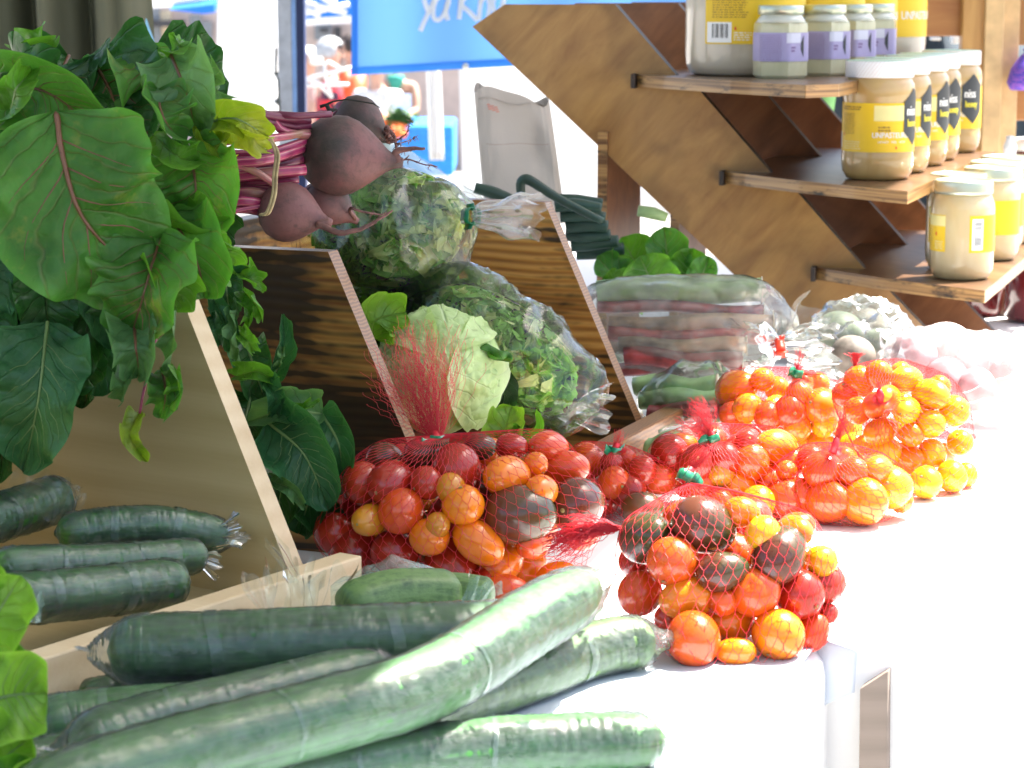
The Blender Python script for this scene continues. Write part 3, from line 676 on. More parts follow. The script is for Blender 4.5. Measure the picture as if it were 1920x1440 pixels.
        def hp(m, a0, a1, z0, z1, off):
            n = max(2, int((a1-a0)/.1)); vs = []
            for i in range(n+1):
                th = a0+(a1-a0)*i/n; loc = (th-.3) % (math.pi/3) - math.pi/6; rad = min(r/math.cos(loc)*math.cos(math.pi/6)*1.06, r*1.03)+off
                for z in (z0, z1): vs.append(c+Vector((rad*math.cos(th+A), rad*math.sin(th+A), z)))
            m.add(vs, [(2*i, 2*i+2, 2*i+3, 2*i+1) for i in range(n)])
        m = MB(); hp(m, -1.8, 2.0, z0, z1, .0008); lb = m.build('label', lav, root)
        m = MB(); hp(m, .22, .9, z1-.013, z1-.0005, .0012); m.build('pale_block', lav_p, lb)
        m = MB(); rd = random.Random(7)
        for k in range(13):
            a = -.85
            while a < .02: w_ = rd.uniform(.03, .10); hp(m, a, min(.05, a+w_), z1-.004-k*.0027, z1-.0032-k*.0027, .0012); a += w_+.025
        hp(m, .40, .62, z1-.020, z1-.0175, .0012); hp(m, .40, .58, z1-.024, z1-.0215, .0012); m.build('small_print', ink_p, lb)
        m = MB()
        for k in range(5): hp(m, .92+k*.03, .95+k*.03, (z0+z1)/2+.002-.002*k-.006, (z0+z1)/2+.006+.002*k, .0013)
        m.build('emblem', ink, lb)
    elif style == 'jug':
        m = MB(); m.lathe([(r*.80, 0), (r*.93, .004), (r*.98, .014), (r, .03), (r, h-.05), (r*.96, h-.03), (r*.85, h-.012), (r*.80, h-.01)], c, 56); m.build('honey', honey_grey, root)
        m = MB(); m.lathe([(r*.84, h-.016), (r*.88, h-.015), (r*.88, h+.01), (r*.86, h+.012), (0, h+.012)], c, 48); m.build('lid', lid_white, root)
        z0, z1 = .042, h-.06; rr = r+.0006
        m = MB(); patch(m, c, rr, A-.80, A+2.6, z0, z1); lb = m.build('label', yel_l, root)
        m = MB(); patch(m, c, rr+.0003, A-.76, A-.32, z0+.002, z0+.028); m.build('barcode_field', wink, lb)
        m = MB()
        for k in range(13): patch(m, c, rr+.0006, A-.66+k*.022, A-.66+k*.022+(.014, .006, .004, .011)[k % 4], z0+.008, z0+.026, 1)
        m.build('barcode', ink, lb)
        m = MB(); small_print(m, c, rr+.0004, A-.70, A+.1, z0+.078, 2, .0055, 3, .003); small_print(m, c, rr+.0004, A-.66, A-.05, z0+.068, 12, .0031, 5, .0012); m.build('small_print', ink_b, lb)
        m = MB(); patch(m, c, rr+.0005, A-.27, A-.24, z0+.018, z0+.022); m.build('red_mark', redi, lb)
        m = MB(); small_print(m, c, rr+.0004, A-.28, A+.02, z0+.014, 4, .003, 12, .0012); wrap_text(m, 'UNPASTEURIZED', .017, c, rr+.0006, A+.42, z0+.026, .8, .0006); m.build('pale_print', wink, lb)
    return root
G2 = 'big honey jars in a row on the middle shelf'
for s_, t_, rot, lb in ((-.051, .2145, -.12, 'amber honey jar with yellow label, nearest on the middle shelf'), (.069, .2145, -.10, 'amber honey jar with yellow label, second from the front on the middle shelf'), (.20, .217, -.20, 'amber honey jar with yellow label, third from the front on the middle shelf'), (.31, .216, -.38, 'amber honey jar with yellow label, fourth from the front on the middle shelf'), (.48, .22, -.52, 'amber honey jar with yellow label, rearmost on the middle shelf')):
    jar('honey_jar', lb, G2, S(t_, s_, Z2), .0455, .149, 'pet', rot)
G3 = 'glass honey jars on the lowest shelf'
for s_, t_, rot, lb in ((-.055, .325, 0, 'pale honey jar with barcode facing out, nearest on the lowest shelf'), (.045, .302, .5, 'pale honey jar tucked just behind the nearest one on the lowest shelf'), (.17, .327, -1.0, 'pale honey jar with gold lid, third on the lowest shelf'), (.28, .318, -.9, 'pale honey jar with gold lid, fourth on the lowest shelf'), (.39, .318, -.7, 'pale honey jar with gold lid, rearmost on the lowest shelf')):
    jar('honey_jar', lb, G3, S(t_, s_, Z3), .0395, .124, 'glass', rot)
G1 = 'small lavender labelled honey jars on the top shelf'
for s_, t_, rot, lb in ((-.054, .087, 0, 'small hexagonal honey jar with lavender label, nearest on the top shelf'), (.06, .118, .0, 'small hexagonal honey jar with lavender label, second on the top shelf'), (.18, .130, -.1, 'small hexagonal honey jar with lavender label, third on the top shelf'), (.30, .138, -.4, 'small hexagonal honey jar with lavender label, rearmost on the top shelf')):
    jar('honey_jar', lb, G1, S(t_, s_, Z1), .034, .092, 'hex', rot)
for s_, t_, lb in ((.045, .016, 'large pale honey jug with yellow label and barcode on the top shelf'), (.22, .06, 'large honey jug behind the second lavender jar on the top shelf'), (.385, .075, 'large honey jug behind the third lavender jar on the top shelf'), (.55, .09, 'large honey jug at the back of the top shelf')):
    jar('honey_jug', lb, 'large honey jugs on the top shelf', S(t_, s_, Z1), .079, .24, 'jug', .1)

# ---------------------------------------------------------------- pine frame and things behind the stand
def gm(name, light, dark, ax): 
    t = NT(name); s_ = {'x': (3, 30, 30), 'z': (30, 30, 3)}[ax]; f = t.noise(t.co('Object', s_), 1, 5, .6, 1); b = t.noise(t.co('Object'), 7, 3)
    c = t.ramp(f, [(.3, dark), (.7, light)]); c = t.mix(t.math('MULTIPLY', t.math('SUBTRACT', b, .55), 4, clamp=True), c, (.14, .045, .015)); t.set(color=c, rough=.45, coat=.2); return t.m
pv = gm('varnished_pine_upright', (.50, .29, .09), (.33, .15, .04), 'z'); ph = gm('varnished_pine_rail', (.42, .20, .055), (.27, .10, .025), 'x'); pe = simple('pine_edge', (.62, .42, .20), .5)
fr = empty('pine_frame', 'varnished pine frame with uprights and rails behind the honey stand', 'frame', at(1750, 300, 4.0))
def bx(name, u0, v0, u1, v1, Y, d, mat, parent, bev=.002):
    p, q = at(u0, v0, Y), at(u1, v1, Y); m = MB(); m.box(((p.x+q.x)/2, Y+d/2, (p.z+q.z)/2), q.x-p.x, d, p.z-q.z); return m.build(name, mat, parent, False, bevel=bev)
bx('upright', 1628, -300, 1670, 470, 4.0, .03, pv, fr); bx('upright_edge', 1670, -300, 1685, 470, 4.0, .04, pe, fr)
bx('upright', 1816, -300, 1859, 560, 3.98, .03, pv, fr); bx('upright_edge', 1859, -300, 1865, 560, 3.97, .04, pe, fr); bx('upright', 1865, -300, 1889, 560, 4.0, .03, pv, fr); bx('upright_edge', 1889, -300, 1894, 560, 3.99, .04, pe, fr)
bx('rail', 1685, -60, 1816, 68, 4.0, .02, ph, fr); bx('rail', 1894, -200, 2080, 85, 4.05, .02, pv, fr); bx('rail', 1894, 168, 2080, 226, 4.0, .03, ph, fr)
bx('rail', 1490, 229, 1628, 345, 4.02, .02, ph, fr)
dkb = simple('slate_cloth', (.035, .055, .075), .8, .2, 6)
m = MB(); p, q = at(1560, 60, 4.6), at(2300, 640, 4.6)
m.sheet(lambda i, j: Vector((p.x+(q.x-p.x)*i, 4.6+.02*math.sin(i*40), p.z+(q.z-p.z)*j)), 60, 4)
tag(m.build('backdrop_cloth', dkb, solid=.003), 'dark slate cloth hanging behind the pine frame', 'cloth')
wb = simple('white_plastic', (.78, .80, .80), .4)
for k, (u0, v0, u1, v1) in enumerate(((1690, 68, 1735, 88), (1748, 70, 1765, 76), (1787, 68, 1804, 82))):
    o = bx('white_box', u0, v0, u1, v1, 4.3, .03, wb, None); tag(o, ('white carton seen under the top pine rail at left', 'tiny white carton seen under the middle of the pine rail', 'white carton seen under the pine rail beside the upright')[k], 'carton', 'white cartons behind the pine frame')
o = bx('pink_box', 1806, 68, 1816, 90, 4.3, .03, simple('pink_card', (.55, .25, .35), .6), None); tag(o, 'pink carton beside the right pine upright', 'carton')
gc = simple('green_cup', (.20, .52, .16), .5, .04)
for k, u in enumerate((1499, 1544)):
    c = at(u, 232, 3.9); m = MB(); m.lathe([(.013, 0), (.020, .055), (.0215, .06), (.019, .058)], c-ZZ*.008, 28)
    tag(m.build('paper_cup', gc), ('bright green paper cup under the top shelf at left', 'bright green paper cup under the top shelf at right')[k], 'cup', 'green cups')
# purple net bag, dark red jars at the right margin
t = NT('purple_net'); ck = t.n('ShaderNodeTexChecker'); ck.inputs[3].default_value = 260; ck.inputs[1].default_value = (.04, .05, .45, 1); ck.inputs[2].default_value = (.30, .10, .50, 1); t.l(t.co('Object'), ck.inputs[0]); t.set(color=ck.outputs[0], rough=.6); pn = t.m
c = at(1926, 165, 3.95); m = MB(); m.lathe([(.028, 0), (.034, .012), (.028, .035), (.014, .055), (.006, .062), (.010, .068)], c-ZZ*.003, 24)
tag(m.build('net_bag', pn), 'small blue and purple net bag standing on the pine rail at the right edge', 'net bag')
drk = NT('dark_red_jam'); drk.set(color=(.10, .008, .01), rough=.2, coat=1); drk = drk.m
def simplejar(label, c, r, h, body, lidm):
    root = empty('jam_jar', label, 'jam jar', c, 0, 'dark red jam jars at the right edge'); m = MB(); m.lathe([(r*.8, 0), (r, .008), (r, h-.03), (r*.8, h-.018)], c, 36); m.build('jam', body, root)
    m = MB(); m.lathe([(r*.86, h-.02), (r*.9, h-.018), (r*.88, h), (0, h)], c, 36); m.build('lid', lidm, root)
p = onz(1935, 603, TZ2); simplejar('dark red jam jar standing on the table right of the lowest shelf', (p.x, p.y, TZ2+.002), .042, .13, drk, wb)
p = onz(1832, 592, TZ2); simplejar('dark red jam jar half hidden below the lowest shelf corner', (p.x+.01, p.y, TZ2+.002), .028, .075, drk, wb)
p = at(1930, 330, 4.05); simplejar('dark red jam jar with white lid beside the pine upright', (p.x, p.y, p.z-.02), .04, .085, drk, wb)
m = MB(); m.lathe([(.010, 0), (.011, .02), (.007, .03), (.007, .036), (0, .037)], at(1893, 296, 3.9), 16); tag(m.build('bottle', wb), 'small white bottle in front of the pine upright', 'bottle')
# glassware seen between middle and lowest shelf
t = NT('blue_glass'); t.set(color=(.30, .42, .46), rough=.15, coat=1, metal=.2); t.bump(t.noise(t.co('Object'), 60, 3), .8, .004); bg_ = t.m
m = MB(); c = at(1712, 462, 3.95); m.lathe([(.03, 0), (.05, .008), (.055, .04), (.048, .055), (.02, .06)], c, 24); tag(m.build('glass_bowl', bg_), 'bluish glass bowl seen between the middle and lowest shelves', 'bowl')
# ================================================================ WOODEN PRODUCE BINS
pine_face = wood_mat('pale_pine', (.62, .49, .25), (.49, .365, .165), (2.2, 26, 26), rough=.55)
pine_edge = wood_mat('pale_pine_edge', (.66, .53, .33), (.55, .41, .23), (2.2, 40, 40), rough=.55)
def torched(name, warm=1.0):
    t = NT(name)
    co = t.co('Object', (2.2, 15, 17)); w1 = t.noise(co, 1, 5, .62, 1.0)
    lines = t.n('ShaderNodeTexWave'); lines.bands_direction = 'Z'; lines.inputs['Scale'].default_value = 34; lines.inputs['Distortion'].default_value = 7; lines.inputs['Detail'].default_value = 2.5
    lines.inputs['Detail Scale'].default_value = .35; lines.inputs['Detail Roughness'].default_value = .5
    t.l(t.co('Object', (.35, 1, 1), (0, R(3), 0)), lines.inputs['Vector'])
    c = t.ramp(t.math('ADD', t.math('MULTIPLY', lines.outputs['Fac'], .24), t.math('MULTIPLY', w1, .80)), [(.28, (.13, .045, .009)), (.52, (.40, .195, .040)), (.78, (.58, .35, .09))])
    blot = t.noise(t.co('Object', (2.6, 5, 6.5)), 1, 4, .62, 1.8)
    k = t.math('MULTIPLY', t.math('SUBTRACT', t.math('ADD', blot, t.math('MULTIPLY', lines.outputs['Fac'], .12)),   .50), 8, clamp=True)
    c = t.mix(t.math('MULTIPLY', k, .95), c, (.012, .006, .003))
    t.set(color=c, rough=.42, coat=.25, coatr=.25); t.bump(t.math('ADD', lines.outputs['Fac'], w1), .3, .0008); return t.m
tor_face = torched('torched_pine'); 
t = NT('torched_edge'); ln = t.n('ShaderNodeTexWave'); ln.bands_direction = 'X'; ln.inputs['Scale'].default_value = 120; ln.inputs['Distortion'].default_value = 4; t.l(t.co('Object', (1, 1, 1.0), (0, R(35), 0)), ln.inputs[0])
t.set(color=t.ramp(t.math('ADD', t.math('MULTIPLY', ln.outputs['Fac'], .5), t.math('MULTIPLY', t.noise(t.co('Object'), 30, 3), .5)), [(.3, (.14, .06, .018)), (.66, (.24, .115, .036))]), rough=.45, coat=.2); tor_edge = t.m
def bin_(label, F0, deg, W, mats, hgt=.245, d=.112, depth=.30):
    """F0: front corner of the far side panel at z=0; W: inner width towards the camera"""
    a = R(deg); Wd = Vector((math.sin(a), math.cos(a), 0)); Bd = Vector((-math.cos(a), math.sin(a), 0)); F0 = Vector(F0)
    root = empty('produce_bin', label, 'wooden bin', F0, math.atan2(Bd.y, Bd.x))
    fc, ed = mats
    def panel(o):
        P = [o, o+Bd*d+ZZ*hgt, o+Bd*depth+ZZ*hgt, o+Bd*depth]
        vs = P + [p+Wd*.017 for p in P]; m = MB()
        m.add(vs, [(0, 3, 2, 1), (4, 5, 6, 7)], 0); m.add(vs, [(0, 1, 5, 4), (1, 2, 6, 5), (2, 3, 7, 6)], 1)
        return m.build('side_panel', [fc, ed], root, False, bevel=.0012)
    panel(F0-Wd*.017); panel(F0-Wd*(W+.017))
    m = MB(); c = F0 - Wd*(W/2) - Bd*.012 + ZZ*.0225
    m.box(c, .0205, W+.036, .046, Bd, Wd, ZZ); m.build('front_board', ed, root, False, bevel=.0015)
    m = MB(); m.box(F0 - Wd*(W/2+.009) + Bd*(depth+.009) + ZZ*hgt*.5, .018, W+.03, hgt, Bd, Wd, ZZ); m.build('back_board', fc, root, False, bevel=.001)
    m = MB(); m.box(F0 - Wd*(W/2+.009) + Bd*(depth/2) + ZZ*.006, depth, W-.001, .01, Bd, Wd, ZZ); m.build('bottom_board', fc, root, False)
    return root
bin_('torched dark pine produce bin holding bagged salad and lettuce', (.142, 2.258, 0), 22.2, .47, (tor_face, tor_edge))
bin_('pale untreated pine produce bin holding wrapped dark cucumbers at lower left', (-.137, 1.653, 0), 34, .44, (pine_face, pine_edge), .228, .115, .34)

# ================================================================ PLASTIC FILM
film_clear = film_mat('clear_film', bscale=45, bstr=.6, haze=.022, gloss=1.35, dist=.0022)
film_green = film_mat('greenish_film', (.86, .95, .90), .30, bscale=30, hz_col=(.6, .78, .68))
film_wrap = film_mat('shrink_wrap', (.97, .99, .97),   .06, .035, 150, .6, dist=.0012, gloss=.95)
film_milky = film_mat('milky_clear_film', (.95, .97, .95), .15, .10, 40, .5, (.72, .76, .72), gloss=.9, dist=.002)
film_white = film_mat('milky_film', (.93, .94, .94), .22, .25, 30, .35, (.8, .8, .82), gloss=.6)
def ridge(p, s): return 1-abs(nz(p, s))*2
def film_tube(name, pts, rad, mat, parent=None, nu=60, nv=48, wr=.004, sq=1.0, seed=0, closed0=True, closed1=True, fs=30, pleat=0):
    """pts: centre line, rad: radii along it; wrinkled, sq flattens vertically"""
    C = [Vector(p) for p in catmull([tuple(p) for p in pts], nu)]; r = [float(x[0]) for x in catmull([(q,) for q in rad], nu)]
    m = MB(); a = (C[1]-C[0]).normalized().cross(ZZ).normalized(); rows = []
    for i, c in enumerate(C):
        t_ = (C[min(i+1, nu-1)]-C[max(i-1, 0)]).normalized(); a = (a-t_*a.dot(t_)).normalized(); b = t_.cross(a)
        for k in range(nv):
            th = 2*math.pi*k/nv; d = a*math.cos(th)+b*math.sin(th)*sq
            p = c + d*max(r[i], 0.0004); w_ = wr*(ridge(p+Vector((seed, 0, 0)), fs)-.55) + wr*.5*(ridge(p, fs*2.6)-.55)
            if pleat == -1: w_ = wr*(.8*nz(Vector((i*.55, k*.10, seed)), 1)+.5*nz(Vector((i*.18, k*.22, seed+4)), 1)+.5*nz(Vector((i*.08, k*.08, seed+9)), 1))*(1+1.8*max(0, 1-min(i, nu-1-i)/(nu*.12)))
            elif pleat: w_ += pleat*r[i]*math.sin(k*2*math.pi/nv*13 + 2*math.sin(i*.3+k))*.5
            rows.append(p + d*(w_*min(1, r[i]/.012)))
    f = [(i*nv+k, i*nv+(k+1) % nv, (i+1)*nv+(k+1) % nv, (i+1)*nv+k) for i in range(nu-1) for k in range(nv)]
    m.add(rows, f); return m.build(name, mat, parent)
def film_sheet(name, c, w_, h_, up, side, mat, parent=None, seed=0, amp=.006, fq=55, taper=.5, n=40):
    """limp piece of bag film standing up in soft folds"""
    c, up, side = Vector(c), Vector(up).normalized(), Vector(side).normalized(); N = side.cross(up).normalized(); m = MB()
    def fn(i, j):
        q = (i-.5)*w_*(taper+(1-taper)*j)*(1+.25*math.sin(j*3+seed)); edge = h_*(1+.35*nz(Vector((i*3, seed, 0)), 1.3)+.10*math.sin(i*21+seed))
        p = c + side*q + up*edge*j; k = .35+j
        return p + N*(amp*k*(1.6*abs(nz(p, fq*.5, seed))+.8*nz(p, fq, seed+3)) + amp*.9*k*math.sin(i*15+seed+j*2)) + side*amp*.4*nz(p, fq, seed+8)
    m.sheet(fn, n, n//2); return m.build(name, mat, parent)
def crumple(name, c, size, mat, parent=None, seed=0, n=26, amp=.5, ax=None):
    """crumpled ball of film"""
    m = MB(); c = Vector(c); vs = []; sx, sy, sz = size
    for i in range(n+1):
        for k in range(n*2):
            ph = math.pi*i/n; th = 2*math.pi*k/(n*2); d = Vector((math.sin(ph)*math.cos(th), math.sin(ph)*math.sin(th), math.cos(ph)))
            q = d*1.6 + Vector((seed*3.3, seed, 0)); w_ = 1 - amp*.8 + amp*(ridge(q, 1.3)*.75 + ridge(q, 2.9)*.22)
            vs.append(c+Vector((d.x*sx, d.y*sy, d.z*sz))*w_)
    L = n*2; m.add(vs, [(i*L+k, i*L+(k+1) % L, (i+1)*L+(k+1) % L, (i+1)*L+k) for i in range(n) for k in range(L)])
    return m.build(name, mat, parent)
def flare(name, p0, d, ln, r0, r1, mat, parent=None, seed=0, n=24, spread=1.0, side=None):
    """gathered film fanning out past its tie"""
    d = Vector(d).normalized(); a = d.orthogonal().normalized() if side is None else Vector(side); b = d.cross(a); p0 = Vector(p0); m = MB()
    def fn(i, j):
        th = 2*math.pi*j; r = r0+(r1-r0)*i**.8; q = r*(1+.22*math.sin(th*5+seed)+.10*math.sin(th*11+seed*2)+.5*nz(Vector((math.cos(th), math.sin(th), i*1.5)), 1.7, seed))
        p = p0 + d*ln*i*(1+.35*nz(Vector((math.cos(th), math.sin(th), 0)), 2.2, seed)*i) + (a*math.cos(th)+b*math.sin(th)*spread)*q
        return p + Vector((nz(p, 60, seed), nz(p, 60, seed+2), nz(p, 60, seed+5)))*.006*i
    m.sheet(fn, 14, 84); return m.build(name, mat, parent)
green_tape = simple('green_tape', (.01, .20, .09), .3, .1, coat=.5); red_tape = simple('red_tape', (.75, .05, .015), .35, .1)
def tape(name, c, d, r, w_, mat, parent, seed=0, flap=.012):
    """tape ring round a gathered neck with two loose flaps"""
    d = Vector(d).normalized(); a = d.orthogonal().normalized(); b = d.cross(a); c = Vector(c); m = MB()
    m.sheet(lambda i, j: c + d*(w_*(i-.5)) + (a*math.cos(j*6.2832)+b*math.sin(j*6.2832))*r*(1+.12*math.sin(j*25+seed)), 2, 20)
    rd = random.Random(seed)
    for s_ in (1, -1):
        e = (a*rd.uniform(.6, 1)*s_ + b*rd.uniform(-.8, .8)).normalized()
        m.sheet(lambda i, j: c + e*(r*.7+flap*j) + d*(w_*(i-.5)) + d*(.25*flap*math.sin(j*3+seed)) + a.cross(e)*.0, 1, 5)
    return m.build(name, mat, parent, solid=.0004)

# ================================================================ LEAVES
def leaf_mat(name, dark, light, vein, rough=.42, tr=.28, vs=1.0, spots=.0):
    t = NT(name); uv = t.n('ShaderNodeUVMap'); sp = t.n('ShaderNodeSeparateXYZ'); t.l(uv.outputs[0], sp.inputs[0])
    ta = t.math('ABSOLUTE', t.math('SUBTRACT', sp.outputs[1], .5)); ta2 = t.math('POWER', ta, .8)
    co = t.co('Object'); wob = t.noise(co, 35, 2)
    ph = t.math('ADD', t.math('SUBTRACT', t.math('MULTIPLY', sp.outputs[0], 6.5), t.math('MULTIPLY', ta2, 3.6)), t.math('MULTIPLY', wob, .9))
    d = t.math('ABSOLUTE', t.math('SUBTRACT', t.math('FRACT', ph), .5))
    v1 = t.math('SUBTRACT', 1, t.math('MULTIPLY', d, 13), clamp=True)
    vo = t.n('ShaderNodeTexVoronoi'); vo.feature = 'DISTANCE_TO_EDGE'; vo.inputs['Scale'].default_value = 85; t.l(co, vo.inputs[0])
    v2 = t.math('SUBTRACT', 1, t.math('MULTIPLY', vo.outputs[0], 9), clamp=True)
    mid = t.math('SUBTRACT', 1, t.math('MULTIPLY', ta, 42), clamp=True)
    v = t.math('MAXIMUM', t.math('MULTIPLY', v1, .55*vs), t.math('MULTIPLY', v2, .10*vs)); v = t.math('MAXIMUM', v, mid)
    n1 = t.noise(co, 16, 4, .6, .4); c = t.ramp(n1, [(.32, dark), (.68, light)]); n5 = t.noise(co, 6, 3, .6, .5); c = t.mix(t.math('MULTIPLY', t.math('SUBTRACT', n5, .53), 3.2, clamp=True), c, (min(1, light[0]*1.9), light[1]*1.25, light[2])); c = t.mix(t.math('MULTIPLY', t.math('SUBTRACT', .44, n5), 3.5, clamp=True), c, tuple(q*.7 for q in dark))
    edge = t.math('MULTIPLY', t.math('SUBTRACT', ta, .40), 7, clamp=True)
    c = t.mix(t.math('MULTIPLY', edge, .35), c, tuple(min(1, x*2.0) for x in light))
    if spots: c = t.mix(t.math('MULTIPLY', t.math('SUBTRACT', t.noise(co, 28, 4, .7), .60), 5*spots, clamp=True), c, (.42, .33, .07))
    c = t.mix(t.math('MULTIPLY', v, .6), c, vein)
    t.set(color=c, rough=rough, spec=.4); puff = t.math('SUBTRACT', t.math('MULTIPLY', n1, 1.4), t.math('MULTIPLY', v, .55))
    t.bump(t.math('ADD', puff, t.math('MULTIPLY', t.noise(co, 110, 3), .35)), .8, .0035)
    if tr: translucent(t, c, tr, (1.5, 1.7, .7))
    return t.m
LM = {'d': leaf_mat('beet_leaf_dark', (.014, .065, .013), (.035, .135, .028), (.10, .13, .06), .36, .15),
      'm': leaf_mat('beet_leaf_green', (.028, .115, .015), (.080, .24, .032), (.19, .15, .07), .5, .32, spots=.5),
      'b': leaf_mat('beet_leaf_bright', (.05, .17, .015), (.12, .29, .03), (.22, .32, .08), .42, .35),
      'y': leaf_mat('beet_leaf_yellow', (.12, .22, .012), (.26, .34, .03), (.35, .36, .10), .45, .4, spots=.6),
      'p': leaf_mat('beet_leaf_pale', (.06, .16, .055), (.13, .26, .09), (.20, .30, .12), .5, .25),
      't': leaf_mat('greens_teal', (.018, .085, .03), (.05, .17, .06), (.10, .22, .09), .42, .2),
      'l': leaf_mat('lettuce_leaf', (.11, .25, .02), (.22, .40, .05), (.30, .44, .12), .45, .35, 1.3),
      'w': leaf_mat('iceberg_leaf', (.42, .55, .22), (.62, .74, .40), (.70, .76, .50), .45, .3, .8)}
rib_red = simple('midrib_red', (.17, .075, .04), .45); rib_green = simple('midrib_green', (.20, .30, .10), .45); rib_mag = simple('midrib_magenta', (.30, .03, .09), .4)
def leaf(pts, width, roll=0, cup=.25, ruf=.012, mat='m', parent=None, seed=0, rib=None, shape='beet', nu=34, nv=22, curl=0, name='leaf', nrm=None, freq=4.5, ribr=.0015, stalk=None):
    """pts: 3 or more world points base>tip; width m; roll deg about the rib"""
    C = [Vector(p) for p in catmull([tuple(p) for p in pts], nu+1)]; rd = random.Random(seed); ph1, ph2 = rd.uniform(0, 6), rd.uniform(0, 6)
    m = MB(); N0 = Vector(nrm) if nrm is not None else Vector((0, -1, .45)); vs = []; uvs = []; L = sum((C[i+1]-C[i]).length for i in range(nu))
    for i, c in enumerate(C):
        s_ = i/nu; T_ = (C[min(i+1, nu)]-C[max(i-1, 0)]).normalized(); side = T_.cross(N0)
        if side.length < .05: side = T_.orthogonal()
        side.normalize(); N = side.cross(T_).normalized(); rr = Matrix.Rotation(R(roll), 3, T_); side = rr @ side; N = rr @ N
        if shape == 'beet': w_ = (min(1, (s_/.16))**.6)*(1-max(0, (s_-.30)/.70)**2.1)**.62
        elif shape == 'lance': w_ = math.sin(math.pi*min(1, s_*.94+.03)**.8)**.8
        elif shape == 'round': w_ = (min(1, s_/.28)**.5)*(1-max(0, (s_-.5)/.5)**2.6)**.5
        else: w_ = (min(1, s_/.5)**.7)*(1-max(0, (s_-.8)/.2)**3)**.5
        w_ = max(w_, .015)*width/2
        w_ *= 1 + .035*math.sin(s_*13+ph1) + .022*math.sin(s_*31+ph2)
        for j in range(nv+1):
            q = (j/nv)*2-1; aq = abs(q); e = aq**2
            sg = 1 if q > 0 else -1; f1 = math.sin(s_*freq*4.4+ph1+sg*1.1)*.8+math.sin(s_*freq*10+ph2+sg)*.16
            ang = cup*q*1.4 + (curl*max(0, aq-.55)*sg*2.2)
            lat = q*w_*(math.cos(ang*.8)); up = w_*aq*math.sin(abs(ang))*1.0
            p = c + side*lat + N*(up + ruf*f1*aq**2.4*(w_/(width/2)+.15)*.75) 
            p += N*(-.0022*(1-aq)**2) + N*(.0075*nz(c*1.0+side*q*w_, 26, seed)+.0028*nz(c+side*q*w_, 75, seed+3))*min(1, aq*3)*min(1, width/.05) 
            # sunken side veins
            v = math.cos((s_*6.5 - (aq**.8)*1.9)*6.2832); p += N*(.0026*(.5-.5*v)*(1-aq)*min(1, aq*5) + .0012*nz(c+side*q*w_, 130, seed))*(width/.09)
            vs.append(p); uvs.append((s_, .5+q*.5))
    m.add(vs, [(i*(nv+1)+j, i*(nv+1)+j+1, (i+1)*(nv+1)+j+1, (i+1)*(nv+1)+j) for i in range(nu) for j in range(nv)], 0, uvs)
    o = m.build(name, LM[mat], parent)
    if rib:
        m = MB(); cc = [vs[i*(nv+1)+nv//2] for i in range(0, int(nu*.9))]; r0 = ribr
        if stalk: cc = [Vector(q) for q in catmull([tuple(x) for x in stalk]+[tuple(cc[0])], 8)][:-1] + cc
        n_ = len(cc); m.tube(cc, [r0*(1-.8*k/n_) for k in range(n_)], 6); m.build('midrib', rib, o)
        if width > .055:
            for k, s0 in enumerate((.14, .28, .42, .56, .68)):
                for sg in (-1, 1):
                    line = []
                    for q in range(9):
                        a_ = q/8*.82; s_ = min(.97, s0 + (a_**.8)*.30); ii = s_*nu; i0 = int(ii); j = int(nv/2 + sg*a_*nv/2)
                        line.append(vs[i0*(nv+1)+j].lerp(vs[min(i0+1, nu)*(nv+1)+j], ii-i0))
                    if k == 0 and sg == -1: mv = MB()
                    mv.tube(line, [.00055*(1-.8*z/8)*(width/.1) for z in range(9)], 5)
            mv.build('side_veins', rib, o)
    return o
# ================================================================ BEETS WITH LEAVES
def skinmat_beet():
    t = NT('beet_skin'); co = t.co('Object'); n1 = t.noise(co, 22, 5, .65, .3); n2 = t.noise(co, 160, 3, .7)
    n3 = t.noise(co, 9, 2); gm_ = t.math('ADD', t.math('MULTIPLY', n1, .45), t.math('MULTIPLY', n3, .55)); c = t.ramp(gm_, [(.42, (.028, .026, .020)), (.50, (.070, .040, .036)), (.58, (.17, .068, .064))]); c = t.mix(t.math('MULTIPLY', t.math('SUBTRACT', n2, .5), 2.0, clamp=True), c, (.03, .022, .018))
    sp = t.n('ShaderNodeTexVoronoi'); sp.inputs['Scale'].default_value = 42; t.l(co, sp.inputs[0]); c = t.mix(t.math('SUBTRACT', 1, t.math('MULTIPLY', sp.outputs['Distance'], 9), clamp=True), c, (.02, .012, .01))
    t.set(color=c, rough=.62); t.bump(t.math('ADD', n1, t.math('MULTIPLY', n2, .4)), .5, .0015); return t.m
beet_m = skinmat_beet(); root_m = simple('beet_root', (.19, .085, .07), .7, .3, 90, .5)
t = NT('beet_stem'); uv = t.n('ShaderNodeUVMap'); sp = t.n('ShaderNodeSeparateXYZ'); t.l(uv.outputs[0], sp.inputs[0]); ph_ = t.math('FRACT', t.math('ADD', t.math('MULTIPLY', sp.outputs[1], 5), t.math('MULTIPLY', t.noise(t.co('Object'), 20, 2), .5)))
inf = t.n('ShaderNodeObjectInfo'); ns = t.math('ADD', t.math('MULTIPLY', t.noise(t.co('Object'), 25, 3), .75), t.math('MULTIPLY', inf.outputs['Random'], .25)); c = t.ramp(ph_, [(.0, (.20, .012, .06)), (.45, (.42, .05, .13)), (.62, (.50, .22, .20)), (.75, (.28, .02, .08))]); c = t.mix(t.math('MULTIPLY', t.math('SUBTRACT', ns, .54), 5, clamp=True), c, (.36, .24, .12)); c = t.mix(t.math('MULTIPLY', t.math('SUBTRACT', .44, ns), 6, clamp=True), c, (.07, .008, .025))
t.set(color=c, rough=.38, coat=.2); stem_m = t.m
